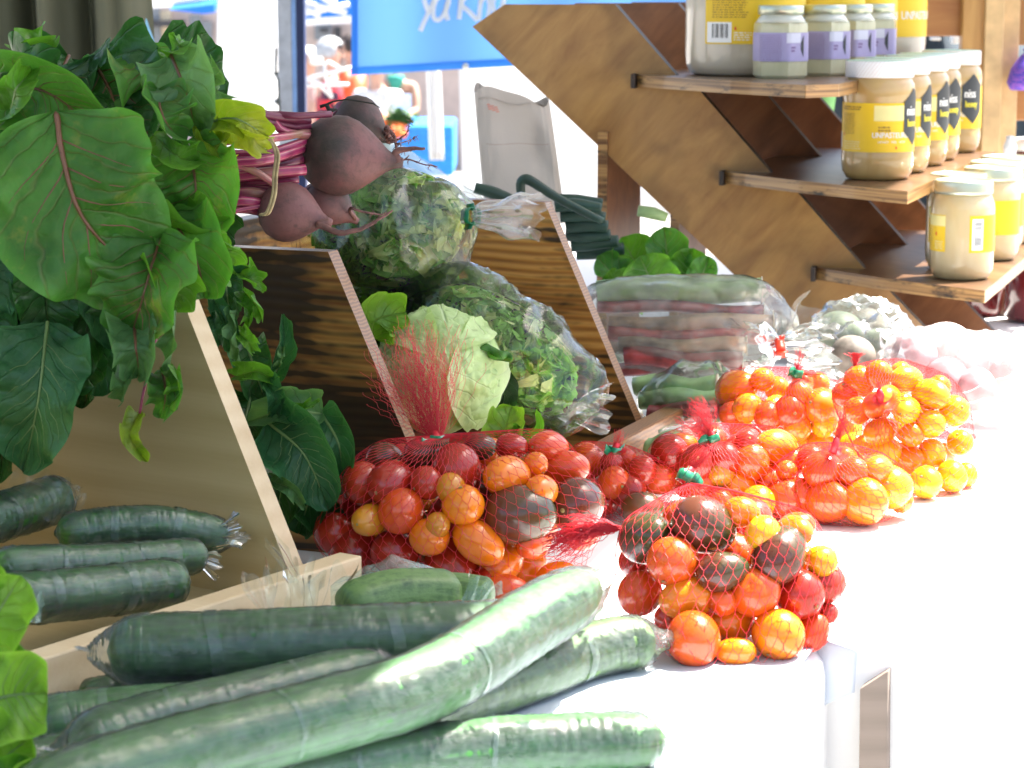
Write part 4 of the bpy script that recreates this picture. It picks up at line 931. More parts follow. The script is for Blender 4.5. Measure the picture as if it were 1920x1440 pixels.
t = NT('beet_stem_dark'); t.set(color=(.13, .02, .05), rough=.4); stem_d = t.m
bb = empty('beet_bunch', 'dusty red beets with magenta stems and big green leaves lying on the torched bin', 'beets', at(500, 450, 1.88))
def beet(c, axis, r, roots, dusty=0, fat=1.0):
    c = Vector(c); ax = Vector(axis).normalized(); prof = [(.0, -.86), (.16, -.88), (.34, -.86), (.62, -.76), (.86, -.48), (.98, -.12), (.99, .12), (.90, .42), (.70, .72), (.47, .98), (.28, 1.18), (.17, 1.36), (.12, 1.55)]
    m = MB(); m.lathe([(q*r*fat, z*r) for q, z in prof], c, 40, ax=ax)
    m.v = [v + (v-c).normalized()*r*.05*nz(v, 30) for v in m.v]
    o = m.build('beet', beet_m, bb)
    m = MB(); m.lathe([(.05*r, -.98*r), (.20*r, -.93*r), (.36*r, -.86*r), (.40*r, -.83*r)], c, 20, ax=ax); m.v = [v+Vector((nz(v, 200), nz(v, 200, 1), nz(v, 200, 2)))*.002 for v in m.v]; m.build('crown', stem_d, o)
    for k, (pts, r0) in enumerate(roots):
        m = MB(); P = [Vector(q) for q in catmull([tuple(c+ax*r*1.45)]+[tuple(q) for q in pts], 22)]
        P = [p+Vector((nz(p, 90), nz(p, 90, 1), nz(p, 90, 2)))*.0022*min(1, i/4) for i, p in enumerate(P)]
        m.tube(P, [r0*(1-.82*(i/21)**.7) for i in range(22)], 9)
        rd = random.Random(k+len(pts)*7)
        for q in range(26):
            i = rd.randint(2, 19); d = Vector((rd.uniform(-1, 1), rd.uniform(-1, .3), rd.uniform(-1, 1))).normalized(); m.tube([P[i], P[i]+d*rd.uniform(.002, .0055)], [.0004, .0002], 3)
        m.build('root', root_m, o)
    return o
YB = 1.86
beet(at(634, 292, YB), (1, -.12, -.10), .0330, [([at(745, 283, YB-.005), at(798, 278, YB-.01)], .0058), ([at(760, 300, YB), at(800, 310, YB), at(822, 315, YB)], .0012)], fat=.98)
beet(at(668, 226, YB+.055), (.9, .1, -.55), .0215, [([at(724, 240, YB+.04), at(742, 262, YB+.02), at(747, 285, YB+.01)], .0035), ([at(750, 262, YB+.02), at(765, 240, YB+.02), at(768, 222, YB+.02)], .0011), ([at(745, 268, YB), at(770, 262, YB+.02), at(788, 250, YB+.02)], .0009), ([at(725, 245, YB), at(738, 255, YB+.02), at(700, 268, YB+.02)], .0009)])
beet(at(538, 398, YB-.045), (.95, -.25, -.2), .0238, [([at(600, 424, YB-.06), at(650, 436, YB-.065), at(700, 418, YB-.06), at(738, 392, YB-.055)], .0042)])
beet(at(610, 378, YB+.01), (.8, .0, -.5), .0195, [([at(660, 392, YB-.01), at(700, 402, YB-.01), at(735, 396, YB)], .0020)])
# stems
rd = random.Random(5)
stems = [((452, 318), (500, 312), (575, 296), 0.0046), ((446, 330), (500, 325), (572, 318), .0048), ((448, 305), (500, 300), (574, 276), .0042), ((440, 343), (500, 340), (560, 335), .0040), ((438, 362), (480, 362), (530, 378), .0044),
         ((430, 380), (470, 378), (520, 392), .0042), ((436, 352), (480, 352), (540, 365), .0036), ((455, 290), (500, 288), (580, 262), .0038), ((450, 262), (490, 262), (580, 248), .0034), ((440, 225), (490, 235), (582, 236), .0030),
         ((430, 205), (480, 222), (575, 242), .0026), ((395, 180), (450, 205), (580, 228), .0034), ((500, 215), (530, 245), (590, 256), .0034), ((440, 372), (470, 388), (525, 400), .0036), ((445, 310), (500, 335), (540, 375), .0030), ((520, 215), (560, 217), (620, 214), .0028), ((436, 392), (470, 395), (512, 405), .0030)]
for k, (a, b, c, r) in enumerate(stems):
    y0 = YB-.03 - .012*(k % 3); m = MB(); P = [Vector(q) for q in catmull([tuple(at(a[0]-70, a[1]+rd.uniform(-8, 8), y0)), tuple(at(*a, y0)), tuple(at(*b, y0)), tuple(at(*c, YB-.012 if c[1] < 300 else YB-.03))], 14)]
    m.tube(P, [r*(1.05-.1*i/13) for i in range(14)], 9); m.build('stem', stem_m if k not in (10, 11, 15, 9) else stem_d, bb)
m = MB(); m.tube([Vector(q) for q in catmull([tuple(at(418, 440, YB-.05)), tuple(at(425, 410, YB-.06)), tuple(at(445, 395, YB-.06)), tuple(at(500, 385, YB-.05))], 14)], .0020, 8); m.build('stem', stem_m, bb)
# raffia tie
raf = simple('raffia', (.52, .40, .20), .7, .3, 60)
for off in (0, 5):
    m = MB(); P = [Vector(q) for q in catmull([tuple(at(506+off*.6, 262, YB-.055)), tuple(at(517+off, 290, YB-.066)), tuple(at(513+off, 330, YB-.07)), tuple(at(511+off, 365, YB-.075)), tuple(at(500+off, 398, YB-.078)), tuple(at(488+off, 403, YB-.07))], 20)]
    m.tube(P, .0013, 5); m.build('raffia_tie', raf, bb)
tw = simple('dry_stub', (.02, .02, .015), .7)
m = MB(); m.tube([at(600, 200, YB+.03), at(612, 196, YB+.03), at(625, 190, YB+.03), at(650, 186, YB+.03), at(700, 194, YB+.03), at(712, 202, YB+.03)], [.0015, .0012, .0008, .0007, .0007, .0003], 5); m.tube([at(612, 197, YB+.03), at(618, 208, YB+.03), at(632, 205, YB+.03)], [.002, .0025, .001], 5); m.build('dry_stalk', tw, bb)
# leaves of the bunch
def L3(b, t_, Y0, Y1=None, bow=(0, 0), ym=None):
    Y1 = Y1 if Y1 is not None else Y0; m_ = ((b[0]+t_[0])/2+bow[0], (b[1]+t_[1])/2+bow[1]); return [at(*b, Y0), at(*m_, ym if ym else (Y0+Y1)/2-.01), at(*t_, Y1)]
def PX(w_, Y=1.65): return w_*Y/F
leaf([at(104, 208, 1.60), at(118, 300, 1.585), at(150, 400, 1.58), at(215, 480, 1.60), at(265, 545, 1.63)], PX(330), 4, .10, .010, 'm', bb, 1, rib_red, 'beet', 60, 40, ribr=.0024)
LV = [((-30, 165), (200, 262), 1.66, 150, 30, .55, 'm', (0, -40)), ((-30, 150), (120, 190), 1.70, 120, -25, .4, 'd', (0, -20)), ((15, 210), (60, 130), 1.64, 75, 20, .5, 'b', (-10, 0)),
      ((100, 95), (35, 95), 1.72, 52, 10, .6, 'b', (0, -16)), ((172, 108), (215, 275), 1.75, 215, 8, .22, 'd', (20, 0)), ((130, 100), (95, 225), 1.76, 150, -10, .3, 'd', (-12, 0)), ((250, 98), (285, 200), 1.74, 130, -20, .4, 'm', (12, 0)),
      ((318, 98), (365, 245), 1.68, 120, 6, .20, 'p', (6, 0)), ((296, 165), (345, 268), 1.655, 95, -35, .55, 'm', (-12, 0)), ((285, 250), (372, 300), 1.65, 62, 18, .5, 'b', (0, 15)), ((315, 100), (352, 82), 1.70, 42, 0, .4, 'b', (0, -6)),
      ((368, 118), (400, 172), 1.71, 52, 0, .25, 'p', (8, 0)), ((372, 232), (505, 255), 1.68, 78, 15, .6, 'y', (0, -22)), ((380, 250), (430, 300), 1.675, 60, -20, .4, 'y', (0, 0)), ((420, 240), (500, 280), 1.67, 56, 40, .6, 'y', (12, 0)),
      ((355, 272), (365, 425), 1.66, 160, 3, .14, 'm', (6, 0)), ((270, 330), (318, 385), 1.67, 55, 0, .3, 'm', (0, 0)), ((292, 405), (425, 470), 1.65, 95, -30, .7, 'b', (10, -12)), ((330, 425), (440, 500), 1.655, 85, 30, .6, 'b', (10, 0)),
      ((318, 400), (385, 560), 1.63, 120, -10, .35, 'm', (14, 0)), ((300, 440), (238, 645), 1.60, 175, 12, .25, 'm', (0, 0)), ((290, 470), (330, 585), 1.615, 95, -25, .4, 'b', (0, 0)), ((255, 540), (205, 650), 1.66, 110, 0, .4, 'd', (0, 0)),
      ((250, 600), (258, 708), 1.59, 92, 0, .35, 'p', (0, 0)), ((322, 560), (312, 700), 1.60, 40, 35, .5, 'p', (4, 0)), ((245, 690), (228, 756), 1.60, 44, 0, .5, 'p', (-8, 0)), ((305, 690), (298, 786), 1.60, 68, -8, .35, 'm', (8, 0)), ((318, 680), (328, 770), 1.595, 32, 30, .6, 'b', (8, 0)),
      ((262, 768), (276, 866), 1.59, 42, -5, .5, 'y', (-26, 0)), ((60, 470), (20, 600), 1.70, 130, 5, .3, 'd', (0, 0)), ((0, 480), (75, 605), 1.69, 110, -10, .35, 'd', (0, 10)), ((130, 520), (190, 590), 1.69, 90, 10, .3, 'd', (0, 0)),
      ((88, 600), (42, 888), 1.62, 165, 0, .25, 't', (6, 0)), ((40, 590), (-10, 720), 1.68, 180, 0, .4, 'd', (0, 0)), ((120, 590), (140, 760), 1.72, 140, 10, .4, 'd', (0, 0)), ((280, 200), (262, 330), 1.72, 110, 20, .4, 'd', (0, 0)), ((232, 180), (250, 300), 1.73, 130, 0, .3, 'd', (0, 0)),
      ((-20, 560), (-10, 660), 1.66, 120, 0, .4, 'd', (0, 0)), ((10, 640), (0, 900), 1.70, 120, 10, .4, 'd', (0, 0)), ((385, 190), (445, 215), 1.76, 50, 20, .3, 'p', (0, -6)), ((190, 690), (215, 860), 1.74, 110, 0, .3, 'd', (0, 0)) ]
LV = LV[:-1]
for k, (b, t_, Y, w_, roll, cup, mt, bow) in enumerate(LV):
    w_ *= 1.16 if w_ > 80 else 1.04; big = w_ > 70
    leaf(L3(b, t_, Y+.01, Y+.0, bow, Y-.022), PX(w_, Y), roll, cup, .005+.10*PX(w_, Y), mt, bb, 10+k, (rib_red if mt in 'mdp' else rib_green) if big else None, 'beet' if k % 3 else 'round', 44 if big else 28, 24 if big else 16, curl=.25 if k % 2 else .0, freq=3.5+(k % 3))
m = MB(); m.tube([Vector(q) for q in catmull([tuple(at(300, 600, 1.62)), tuple(at(282, 680, 1.60)), tuple(at(268, 740, 1.59)), tuple(at(262, 775, 1.59))], 12)], .0011, 6); m.build('thin_stem', stem_m, bb)
rd = random.Random(21)
for k in range(26):
    u = rd.uniform(-40, 225); v = rd.uniform(540, 700); Y = 1.655+rd.random()*.05; ln = rd.uniform(50, 110)
    leaf(L3((u, v-ln), (u+rd.uniform(-40, 40), v+ln*.9), Y, Y-.01, (rd.uniform(-12, 12), 0)), PX(rd.uniform(80, 150), Y), rd.uniform(-25, 25), .35, .012, 'd' if k % 3 else 't', bb, 140+k, None, 'beet', 26, 16)
rd = random.Random(11)
for k in range(22):
    u = rd.uniform(-40, 420); v = rd.uniform(170, 560) if u < 260 else rd.uniform(150, 450); Y = 1.80+rd.random()*.07; a = rd.uniform(0, 6.28); ln = rd.uniform(70, 110)
    if u > 330: Y += .03
    leaf(L3((u-math.cos(a)*ln, v-abs(math.sin(a))*ln*.8), (u+math.cos(a)*ln, v+abs(math.sin(a))*ln*.8), Y), PX(rd.uniform(120, 190), Y), rd.uniform(-30, 30), .3, .012, 'd', bb, 100+k, None, 'beet', 18, 12)
# ---------------------------------------------------------------- loose greens between the two bins
gr = empty('leafy_greens', 'bunch of dark leafy greens hanging down between the pale bin and the torched bin', 'greens', at(560, 980, 1.74))
GV = [((398, 470), (470, 520), 1.76, 46, 10, .5, 't', (0, 10)), ((440, 505), (497, 548), 1.75, 48, -20, .4, 'b', (0, -8)), ((455, 545), (490, 600), 1.755, 42, 25, .5, 'b', (6, 0)), ((400, 560), (435, 660), 1.76, 60, 0, .5, 't', (8, 0)), ((440, 560), (452, 690), 1.745, 30, 30, .6, 'p', (-10, 0)),
      ((446, 620), (478, 660), 1.74, 38, 0, .4, 'b', (4, 0)), ((470, 570), (462, 620), 1.75, 26, 0, .5, 'b', (0, 0)), ((395, 590), (412, 650), 1.74, 40, 10, .3, 't', (0, 0)), ((512, 720), (530, 588), 1.77, 52, 20, .55, 't', (12, 0)), ((530, 640), (515, 700), 1.755, 14, 0, .3, 'p', (4, 0)),
      ((438, 705), (520, 716), 1.74, 55, 10, .6, 'b', (0, -14)), ((495, 705), (515, 782), 1.735, 46, -10, .4, 't', (10, 0)), ((605, 775), (462, 790), 1.745, 84, 0, .35, 'p', (0, -14)), ((540, 775), (600, 752), 1.74, 26, 0, .5, 'b', (0, 0)), ((500, 790), (615, 955), 1.73, 150, 10, .3, 't', (12, -20)),
      ((600, 770), (640, 890), 1.75, 80, 0, .4, 't', (14, 0)), ((505, 900), (572, 955), 1.71, 40, 10, .5, 'p', (6, -10)), ((530, 850), (520, 990), 1.75, 100, 0, .3, 'd', (0, 0)), ((600, 860), (560, 1000), 1.77, 120, 0, .3, 'd', (0, 0)), ((470, 740), (440, 860), 1.78, 120, 0, .3, 'd', (0, 0)),
      ((460, 640), (500, 760), 1.80, 90, 0, .3, 'd', (0, 0)), ((420, 500), (430, 600), 1.81, 80, 0, .3, 'd', (0, 0)), ((560, 920), (640, 1010), 1.78, 100, 0, .3, 'd', (0, 0))]
for k, (b, t_, Y, w_, roll, cup, mt, bow) in enumerate(GV):
    leaf(L3(b, t_, Y+.008, Y, bow, Y-.012), PX(w_, Y), roll, cup, .007, mt, gr, 200+k, rib_green if w_ > 60 else None, 'beet' if w_ > 60 else 'lance', 22, 14, curl=.3, freq=5)
# ---------------------------------------------------------------- lettuce at lower left, close to the camera
lt = empty('leaf_lettuce', 'bright green leaf lettuce at the very left bottom edge in front of the pale bin', 'lettuce', at(-40, 1470, 1.2))
for k, (b, t_, Y, w_, roll, cup, mt) in enumerate([((-60, 1260), (40, 1080), 1.235, 150, 20, .4, 'l'), ((-60, 1330), (90, 1300), 1.225, 210, 10, .35, 'l'), ((-50, 1480), (60, 1380), 1.215, 160, -10, .4, 'l'), ((-80, 1200), (-10, 1050), 1.25, 150, 0, .4, 'l'), ((-70, 1400), (30, 1200), 1.26, 190, 0, .3, 'b'), ((-60, 1520), (70, 1440), 1.20, 120, 10, .4, 'b')]):
    leaf(L3(b, t_, Y, Y-.01, (0, -10)), PX(w_, Y), roll, cup, .010, mt, lt, 300+k, rib_green, 'round', 34, 24, curl=.2)
# ---------------------------------------------------------------- romaine behind, leek leaves
ro = empty('romaine_lettuce', 'bright green romaine leaves behind the rhubarb bag and under the wooden stand', 'lettuce', at(1220, 560, 2.75))
for k, (b, t_, w_, roll, mt) in enumerate([((1230, 560), (1165, 445), 110, 0, 'b'), ((1260, 560), (1245, 425), 95, 0, 'm'), ((1280, 560), (1300, 465), 90, 5, 'b'), ((1200, 570), (1120, 480), 80, 10, 'm'), ((1300, 560), (1330, 480), 60, 0, 'm'), ((1190, 560), (1130, 520), 70, 0, 'b'), ((1240, 570), (1200, 480), 110, -5, 'b')]):
    leaf(L3(b, t_, 2.78-.01*k, 2.76-.01*k), PX(w_, 2.75), roll, .35, .012, mt, ro, 400+k, rib_green, 'round', 26, 18)
lk = simple('leek_green', (.012, .045, .028), .45, .2, 20); lkl = simple('leek_pale', (.30, .42, .16), .4)
lek = empty('leeks', 'dark green leeks with one pale shank lying behind the torched bin', 'leeks', at(1080, 480, 2.8), 0)
for k, (ps, r) in enumerate([([(978, 372), (976, 345), (985, 336), (1000, 342), (1040, 368), (1090, 395), (1130, 415)], .0062), ([(890, 352), (920, 360), (960, 376), (1000, 395)], .0075), ([(1040, 388), (1080, 384), (1128, 390)], .008), ([(1050, 405), (1090, 402), (1135, 408)], .009), ([(1060, 425), (1095, 420), (1140, 425)], .010), ([(1060, 440), (1100, 442), (1145, 440)], .009), ([(1070, 460), (1110, 455), (1160, 452)], .010), ([(1050, 372), (1090, 376), (1130, 380)], .007), ([(1080, 475), (1120, 470), (1170, 466)], .010)]):
    Y = 2.66+.012*k if k > 1 else 2.62; m = MB(); P = [Vector(q) for q in catmull([tuple(at(u, v, Y)) for u, v in ps], 20)]; m.tube(P, [r*(1-.5*abs(i/19-.4)) for i in range(20)], 8); m.build('leaf', lk, lek)
m = MB(); m.tube([at(1196, 395, 2.95), at(1225, 400, 2.95), at(1250, 408, 2.95)], [.007, .008, .006], 10); m.build('white_shank', lkl, lek)
# ================================================================ BAGGED SALAD, ICEBERG LETTUCE
sal = [leaf_mat('salad_green', (.08, .25, .03), (.24, .48, .08), (.35, .5, .18), .5, .35), leaf_mat('salad_pale', (.34, .46, .12), (.58, .68, .28), (.6, .66, .35), .5, .3), leaf_mat('salad_purple', (.04, .03, .025), (.10, .08, .05), (.14, .24, .07), .5, .2)]
def salad(label, c, ax, radii, n, seed, weights=(.62, .30, .08), size=.034, pale_end=None, clamp=None):
    """heap of torn leaves filling an ellipsoid; ax: 3 unit vectors"""
    m = MB(); rd = random.Random(seed); c = Vector(c)
    for k in range(n):
        d = Vector((rd.gauss(0, 1), rd.gauss(0, 1), rd.gauss(0, 1))).normalized(); rr = rd.random()**.22*.92
        p = c + ax[0]*d.x*radii[0]*rr + ax[1]*d.y*radii[1]*rr + ax[2]*d.z*radii[2]*rr
        N = (ax[0]*d.x/radii[0]+ax[1]*d.y/radii[1]+ax[2]*d.z/radii[2]).normalized(); N = (N + Vector((rd.gauss(0, .45), rd.gauss(0, .45), rd.gauss(0, .45)))).normalized()
        u = N.orthogonal().normalized(); a = rd.uniform(0, 6.28); t_ = (u*math.cos(a)+N.cross(u)*math.sin(a)); s_ = N.cross(t_)
        mi = 0 if rd.random() < weights[0] else (1 if rd.random() < weights[1]/(weights[1]+weights[2]) else 2)
        if pale_end is not None and (p-c).dot(ax[0])/radii[0] > pale_end: mi = 1 if rd.random() < .75 else 0
        L_ = size*rd.uniform(.8, 1.7); W_ = L_*rd.uniform(.55, 1.0); ph = rd.uniform(0, 6); vs = []; uvs = []; A_, B_ = 12, 9
        if mi == 1 and rd.random() < .6: W_ *= .35; L_ *= 1.5
        for i in range(A_+1):
            s = i/A_; w_ = math.sin(math.pi*(s*.93+.04))**.5*W_/2
            for j in range(B_+1):
                q = j/B_*2-1; vs.append(p + t_*(s-.5)*L_ + s_*q*w_*(1+.10*math.sin(s*17+ph)+.08*math.sin(s*37)) + N*(.22*W_*q*q + .10*L_*math.sin(s*24+ph+(1 if q > 0 else 2))*abs(q)**2 - .5*L_*(s-.5)**2)); uvs.append((s, .5+q*.5))
        m.add(vs, [(i*(B_+1)+j, i*(B_+1)+j+1, (i+1)*(B_+1)+j+1, (i+1)*(B_+1)+j) for i in range(A_) for j in range(B_)], mi, uvs)
    if clamp:
        for q, v in enumerate(m.v):
            e = v-c; l = math.sqrt((e.dot(ax[0])/clamp[0])**2+(e.dot(ax[1])/clamp[1])**2+(e.dot(ax[2])/clamp[2])**2)
            if l > .92: m.v[q] = c + e*((.92+.08*(1-math.exp(-(l-.92)/.08)))/l)
    return tag(m.build('salad_leaves', sal), label, 'salad', kind='stuff')
def axes(d):
    d = Vector(d).normalized(); s_ = d.cross(ZZ).normalized(); return (d, s_, s_.cross(d))
# upper bag, neck towards the right
a0 = at(588, 455, 2.06); a1 = at(868, 405, 2.02); AA = axes(a1-a0); cA = (a0+a1)/2 + ZZ*0
salad('mixed green and purple salad leaves filling the upper plastic bag', cA, AA, ((a1-a0).length*.43, .040, .042), 460, 1, pale_end=.15, size=.040, clamp=((a1-a0).length*.50, .053, .053))
ba = empty('plastic_bag', 'clear bag of salad tied with green tape, lying above the other salad bag', 'plastic bag', cA)
film_tube('film', [at(560, 470, 2.07), at(620, 455, 2.06), at(720, 440, 2.04), at(800, 428, 2.03), at(850, 412, 2.02), at(882, 406, 2.01)], [.012, .050, .064, .056, .034, .006], film_clear, ba, 70, 64, .006, .95, 3, fs=26)
flare('gathered_top', at(886, 405, 2.01), at(1000, 402, 2.0)-at(886, 405, 2.01), .052, .005, .020, film_white, ba, 3)
tape('green_tie', at(883, 406, 2.01), at(900, 404, 2.0)-at(883, 406, 2.01), .0075, .011, green_tape, ba, 2, .006)
# lower bag, lying down to the right
b0 = at(788, 558, 2.03); b1 = at(1085, 755, 1.99); AB = axes(b1-b0); cB = (b0+b1)/2
salad('mixed salad leaves with purple flecks filling the lower plastic bag', cB, AB, ((b1-b0).length*.43, .033, .034), 460, 2, size=.042, clamp=((b1-b0).length*.50, .043, .043))
bbg = empty('plastic_bag', 'clear bag of salad lying against the bin front right of the iceberg lettuce', 'plastic bag', cB)
film_tube('film', [at(768, 528, 2.05), at(820, 560, 2.035), at(915, 630, 2.0), at(1010, 705, 1.985), at(1078, 762, 1.98), at(1105, 788, 1.98)], [.012, .040, .050, .051, .042, .012], film_clear, bbg, 70, 64, .007, .95, 9, fs=24)
film_sheet('loose_edge', at(1080, 770, 1.955), .040, .028, (1, -.1, .1), (.1, .2, 1), film_milky, bbg, 6, .004)
# iceberg lettuce
ice = empty('iceberg_lettuce', 'pale green iceberg lettuce with curling outer leaves in the torched bin', 'lettuce', at(820, 700, 1.93))
ic = at(822, 700, 1.945); IR = 118*1.95/F
core = MB(); core.lathe([(IR*math.sin(math.pi*i/30)*.97, -IR*math.cos(math.pi*i/30)*.97) for i in range(31)], ic, 44)
core.v = [v+(v-ic)*.06*nz(v, 26) for v in core.v]; core.uv = [(.5, .75)]*len(core.v); core.build('head', LM['w'], ice)
def wrap(d0, up, span, lift, mat, seed, edge=.006, parent=ice, rib=True):
    """outer leaf hugging the head: d0 direction from the centre, up = rib direction"""
    d0 = Vector(d0).normalized(); up = Vector(up); up = (up-d0*up.dot(d0)).normalized(); sd = d0.cross(up); m = MB()
    def fn(i, j):
        th = 6.28319*j; s, q = i*math.cos(th), i*math.sin(th); a = s*span; b = q*span
        d = (d0*math.cos(a)*math.cos(b)+up*math.sin(a)*math.cos(b*.5)+sd*math.sin(b)*math.cos(a)).normalized()
        ed = i**7
        d = d.normalized(); return ic + d*(IR*(1.0+lift)*(1+.02*math.sin(s*9+seed)) + ed*edge*(.7+.5*math.sin(th*3+seed)+.15*math.sin(th*8+seed*2)) + .0022*nz(d*2, 6, seed) - .0012*max(0, math.cos(q*9+s*2))**6)
    m.sheet(fn, 30, 72); m.uv = [(.5+.5*u*math.cos(6.28319*v), .5+.5*u*math.sin(6.28319*v)) for u, v in m.uv]; return m.build('outer_leaf', LM[mat], parent)
wrap((.25, -.9, .3), (0, 0, 1), 1.15, .03, 'w', 1); wrap((.9, -.4, .0), (0, 0, 1), 1.0, .05, 'w', 2, .005); wrap((-.8, -.4, .4), (0, .3, 1), 1.0, .05, 'w', 4, .005); wrap((0, -.2, 1), (0, 1, .2), .95, .05, 'w', 7, .004)
leaf([at(700, 640, 1.915), at(705, 600, 1.91), at(760, 585, 1.925)], PX(110, 1.92), 10, .5, .012, 'l', ice, 501, None, 'round', 26, 18, curl=.3)
leaf([at(905, 645, 1.93), at(930, 662, 1.92), at(958, 668, 1.925)], PX(48, 1.92), 30, 1.0, .006, 'm', ice, 502, None, 'round', 24, 16, curl=.6)
leaf([at(850, 590, 1.95), at(900, 640, 1.925), at(925, 690, 1.925)], PX(30, 1.92), 20, .8, .004, 'm', ice, 503, None, 'lance', 24, 12, curl=.5)
leaf([at(930, 680, 1.945), at(945, 740, 1.95), at(930, 800, 1.95)], PX(60, 1.92), 0, .4, .006, 'd', ice, 504, None, 'round', 22, 14)
leaf([at(930, 850, 1.90), at(945, 810, 1.89), at(960, 760, 1.90)], PX(95, 1.9), 0, .4, .014, 'l', ice, 505, None, 'round', 26, 18, curl=.3)
leaf([at(900, 860, 1.90), at(985, 820, 1.885), at(990, 805, 1.89)], PX(70, 1.9), 0, .4, .012, 'b', ice, 506, None, 'round', 26, 18, curl=.3)
# hidden salad behind the lettuce so the bin looks full
salad('dark salad greens heaped low in the torched bin behind the iceberg lettuce', at(740, 640, 2.06), axes((1, .4, .3)), (.10, .06, .06), 260, 4, (.9, .02, .08), .026)

# ================================================================ CUCUMBERS
def cuke_mat(name, dark, light, mott=0):
    t = NT(name); uv = t.n('ShaderNodeUVMap'); mp = t.n('ShaderNodeMapping'); mp.inputs['Scale'].default_value = (3, 26, 1); t.l(uv.outputs[0], mp.inputs[0])
    f = t.noise(mp.outputs[0], 1, 5, .65, .3); co = t.co('Object'); n2 = t.noise(co, 130 if mott else 60, 3, .7); sp = t.n('ShaderNodeSeparateXYZ'); t.l(uv.outputs[0], sp.inputs[0])
    c = t.ramp(t.math('ADD', t.math('MULTIPLY', f, .6), t.math('MULTIPLY', n2, .4 if not mott else .6)), [(.36, dark), (.64, light)])
    e = t.math('ABSOLUTE', t.math('SUBTRACT', sp.outputs[0], .5)); c = t.mix(t.math('MULTIPLY', t.math('MULTIPLY', t.math('SUBTRACT', e, .42), 8, clamp=True), t.math('SUBTRACT', f, .25)), c, (.16, .22, .015))
    t.set(color=c, rough=.5, coat=.1, coatr=.2); t.bump(t.math('ADD', f, n2), .45, .0012); return t.m
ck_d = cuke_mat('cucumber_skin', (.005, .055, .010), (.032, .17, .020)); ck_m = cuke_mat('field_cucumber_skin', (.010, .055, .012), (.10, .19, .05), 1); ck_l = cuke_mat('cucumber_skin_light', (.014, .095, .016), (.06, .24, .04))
def cuke(label, pts, r, mat=None, wrap_=True, group='long cucumbers shrink wrapped in plastic', wr=.0011, ends=(1, 1), film=None, bumps=.0006, cat='cucumber', seed=0):
    P = [Vector(q) for q in catmull([tuple(q) for q in pts], 60)]; n = 60
    rr = []
    for i in range(n):
        s = i/(n-1); e0 = min(1, s/.07); e1 = min(1, (1-s)/.06); rr.append(r*max(.02, (1-(1-e0)**2.2)**.5)*max(.02, (1-(1-e1)**2.2)**.5)*(1-.10*max(0, (.18-s)/.18)-.30*(max(0, (s-.86)/.14))**1.5)*(1-.22*(max(0, (.12-s)/.12))**1.5))
    c = P[n//2]; root = empty('cucumber', label, cat, c, 0, group)
    m = MB(); m.tube(P, rr, 32); rd = random.Random(seed)
    m.v = [v + (v-P[min(n-1, k//32)])*(.035*nz(v, 40, seed)+.030*math.sin((k % 32)/32*6.2832*7+seed)) for k, v in enumerate(m.v)]
    m.build('fruit', mat or ck_d, root)
    if wrap_:
        d0 = (P[0]-P[1]).normalized(); d1 = (P[-1]-P[-2]).normalized()
        FP = ([P[0]+d0*.012, P[0]+d0*.004] if ends[0] else [P[0]+d0*.001]) + [P[4], P[10], P[20], P[30], P[40], P[50], P[56]] + ([P[-1]+d1*.005, P[-1]+d1*.014] if ends[1] else [P[-1]+d1*.001])
        FR = ([.004, r*.5] if ends[0] else [.002]) + [r*.97, r*1.05, r*1.05, r*1.05, r*1.05, r*1.05, r*.97] + ([r*.45, .006] if ends[1] else [.002])
        o = film_tube('wrap', FP, FR, film or film_wrap, root, 220, 64, wr*.85, 1, seed, pleat=-1)
        # seams and shrink bands of the wrap
        for q in (.28, .63):
            i = int(q*(n-1))+seed % 5; t_ = (P[i+1]-P[i]).normalized(); ring = MB(); a = t_.cross(ZZ).normalized(); b = a.cross(t_)
            w_ = .0015+.0012*((seed+i) % 3)
            def fn(x, y): th = 6.2832*y; return P[i] + t_*(w_*(x-.5)*2 + .002*math.sin(th*2+seed)) + (a*math.cos(th)+b*math.sin(th))*(r*1.075+.0004*math.sin(th*9))
            ring.sheet(fn, 2, 40); ring.build('wrap_seam', film_seam, o)
        for sg, e_, d_ in ((0, P[0], d0), (1, P[-1], d1)):
            if ends[sg]: film_sheet('wrap_end', e_+d_*.006, .010, .012, d_+ZZ*.25, d_.cross(ZZ), film_milky, root, seed+sg, .0008, 60, .5, 16)
    return root
film_seam = film_mat('wrap_seam', (.92, .96, .94), .08, .15, 60, .4, (.6, .75, .7))
def Z(*l): return [onz(u, v, z) for u, v, z in l]
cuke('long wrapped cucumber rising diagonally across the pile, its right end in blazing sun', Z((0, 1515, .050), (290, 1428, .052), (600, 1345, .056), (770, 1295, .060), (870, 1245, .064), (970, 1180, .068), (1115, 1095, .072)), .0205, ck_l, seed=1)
cuke('long wrapped cucumber lying level across the pile, its blunt end at the pale bin', Z((200, 1222, .050), (350, 1218, .050), (600, 1206, .050), (800, 1198, .048), (1010, 1190, .046)), .0222, seed=2, ends=(1, 0))
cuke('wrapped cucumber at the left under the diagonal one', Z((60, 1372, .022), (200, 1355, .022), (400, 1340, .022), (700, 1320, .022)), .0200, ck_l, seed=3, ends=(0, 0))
cuke('wrapped cucumber wedged just behind the diagonal one at lower left', Z((135, 1400, .034), (300, 1352, .036), (520, 1300, .036), (760, 1240, .034)), .0170, seed=4, ends=(1, 0))
cuke('long wrapped cucumber nearest the bottom edge, half in sunlight', Z((430, 1490, .020), (700, 1432, .020), (950, 1404, .020), (1250, 1390, .019)), .0180, ck_l, seed=5, ends=(0, 0))
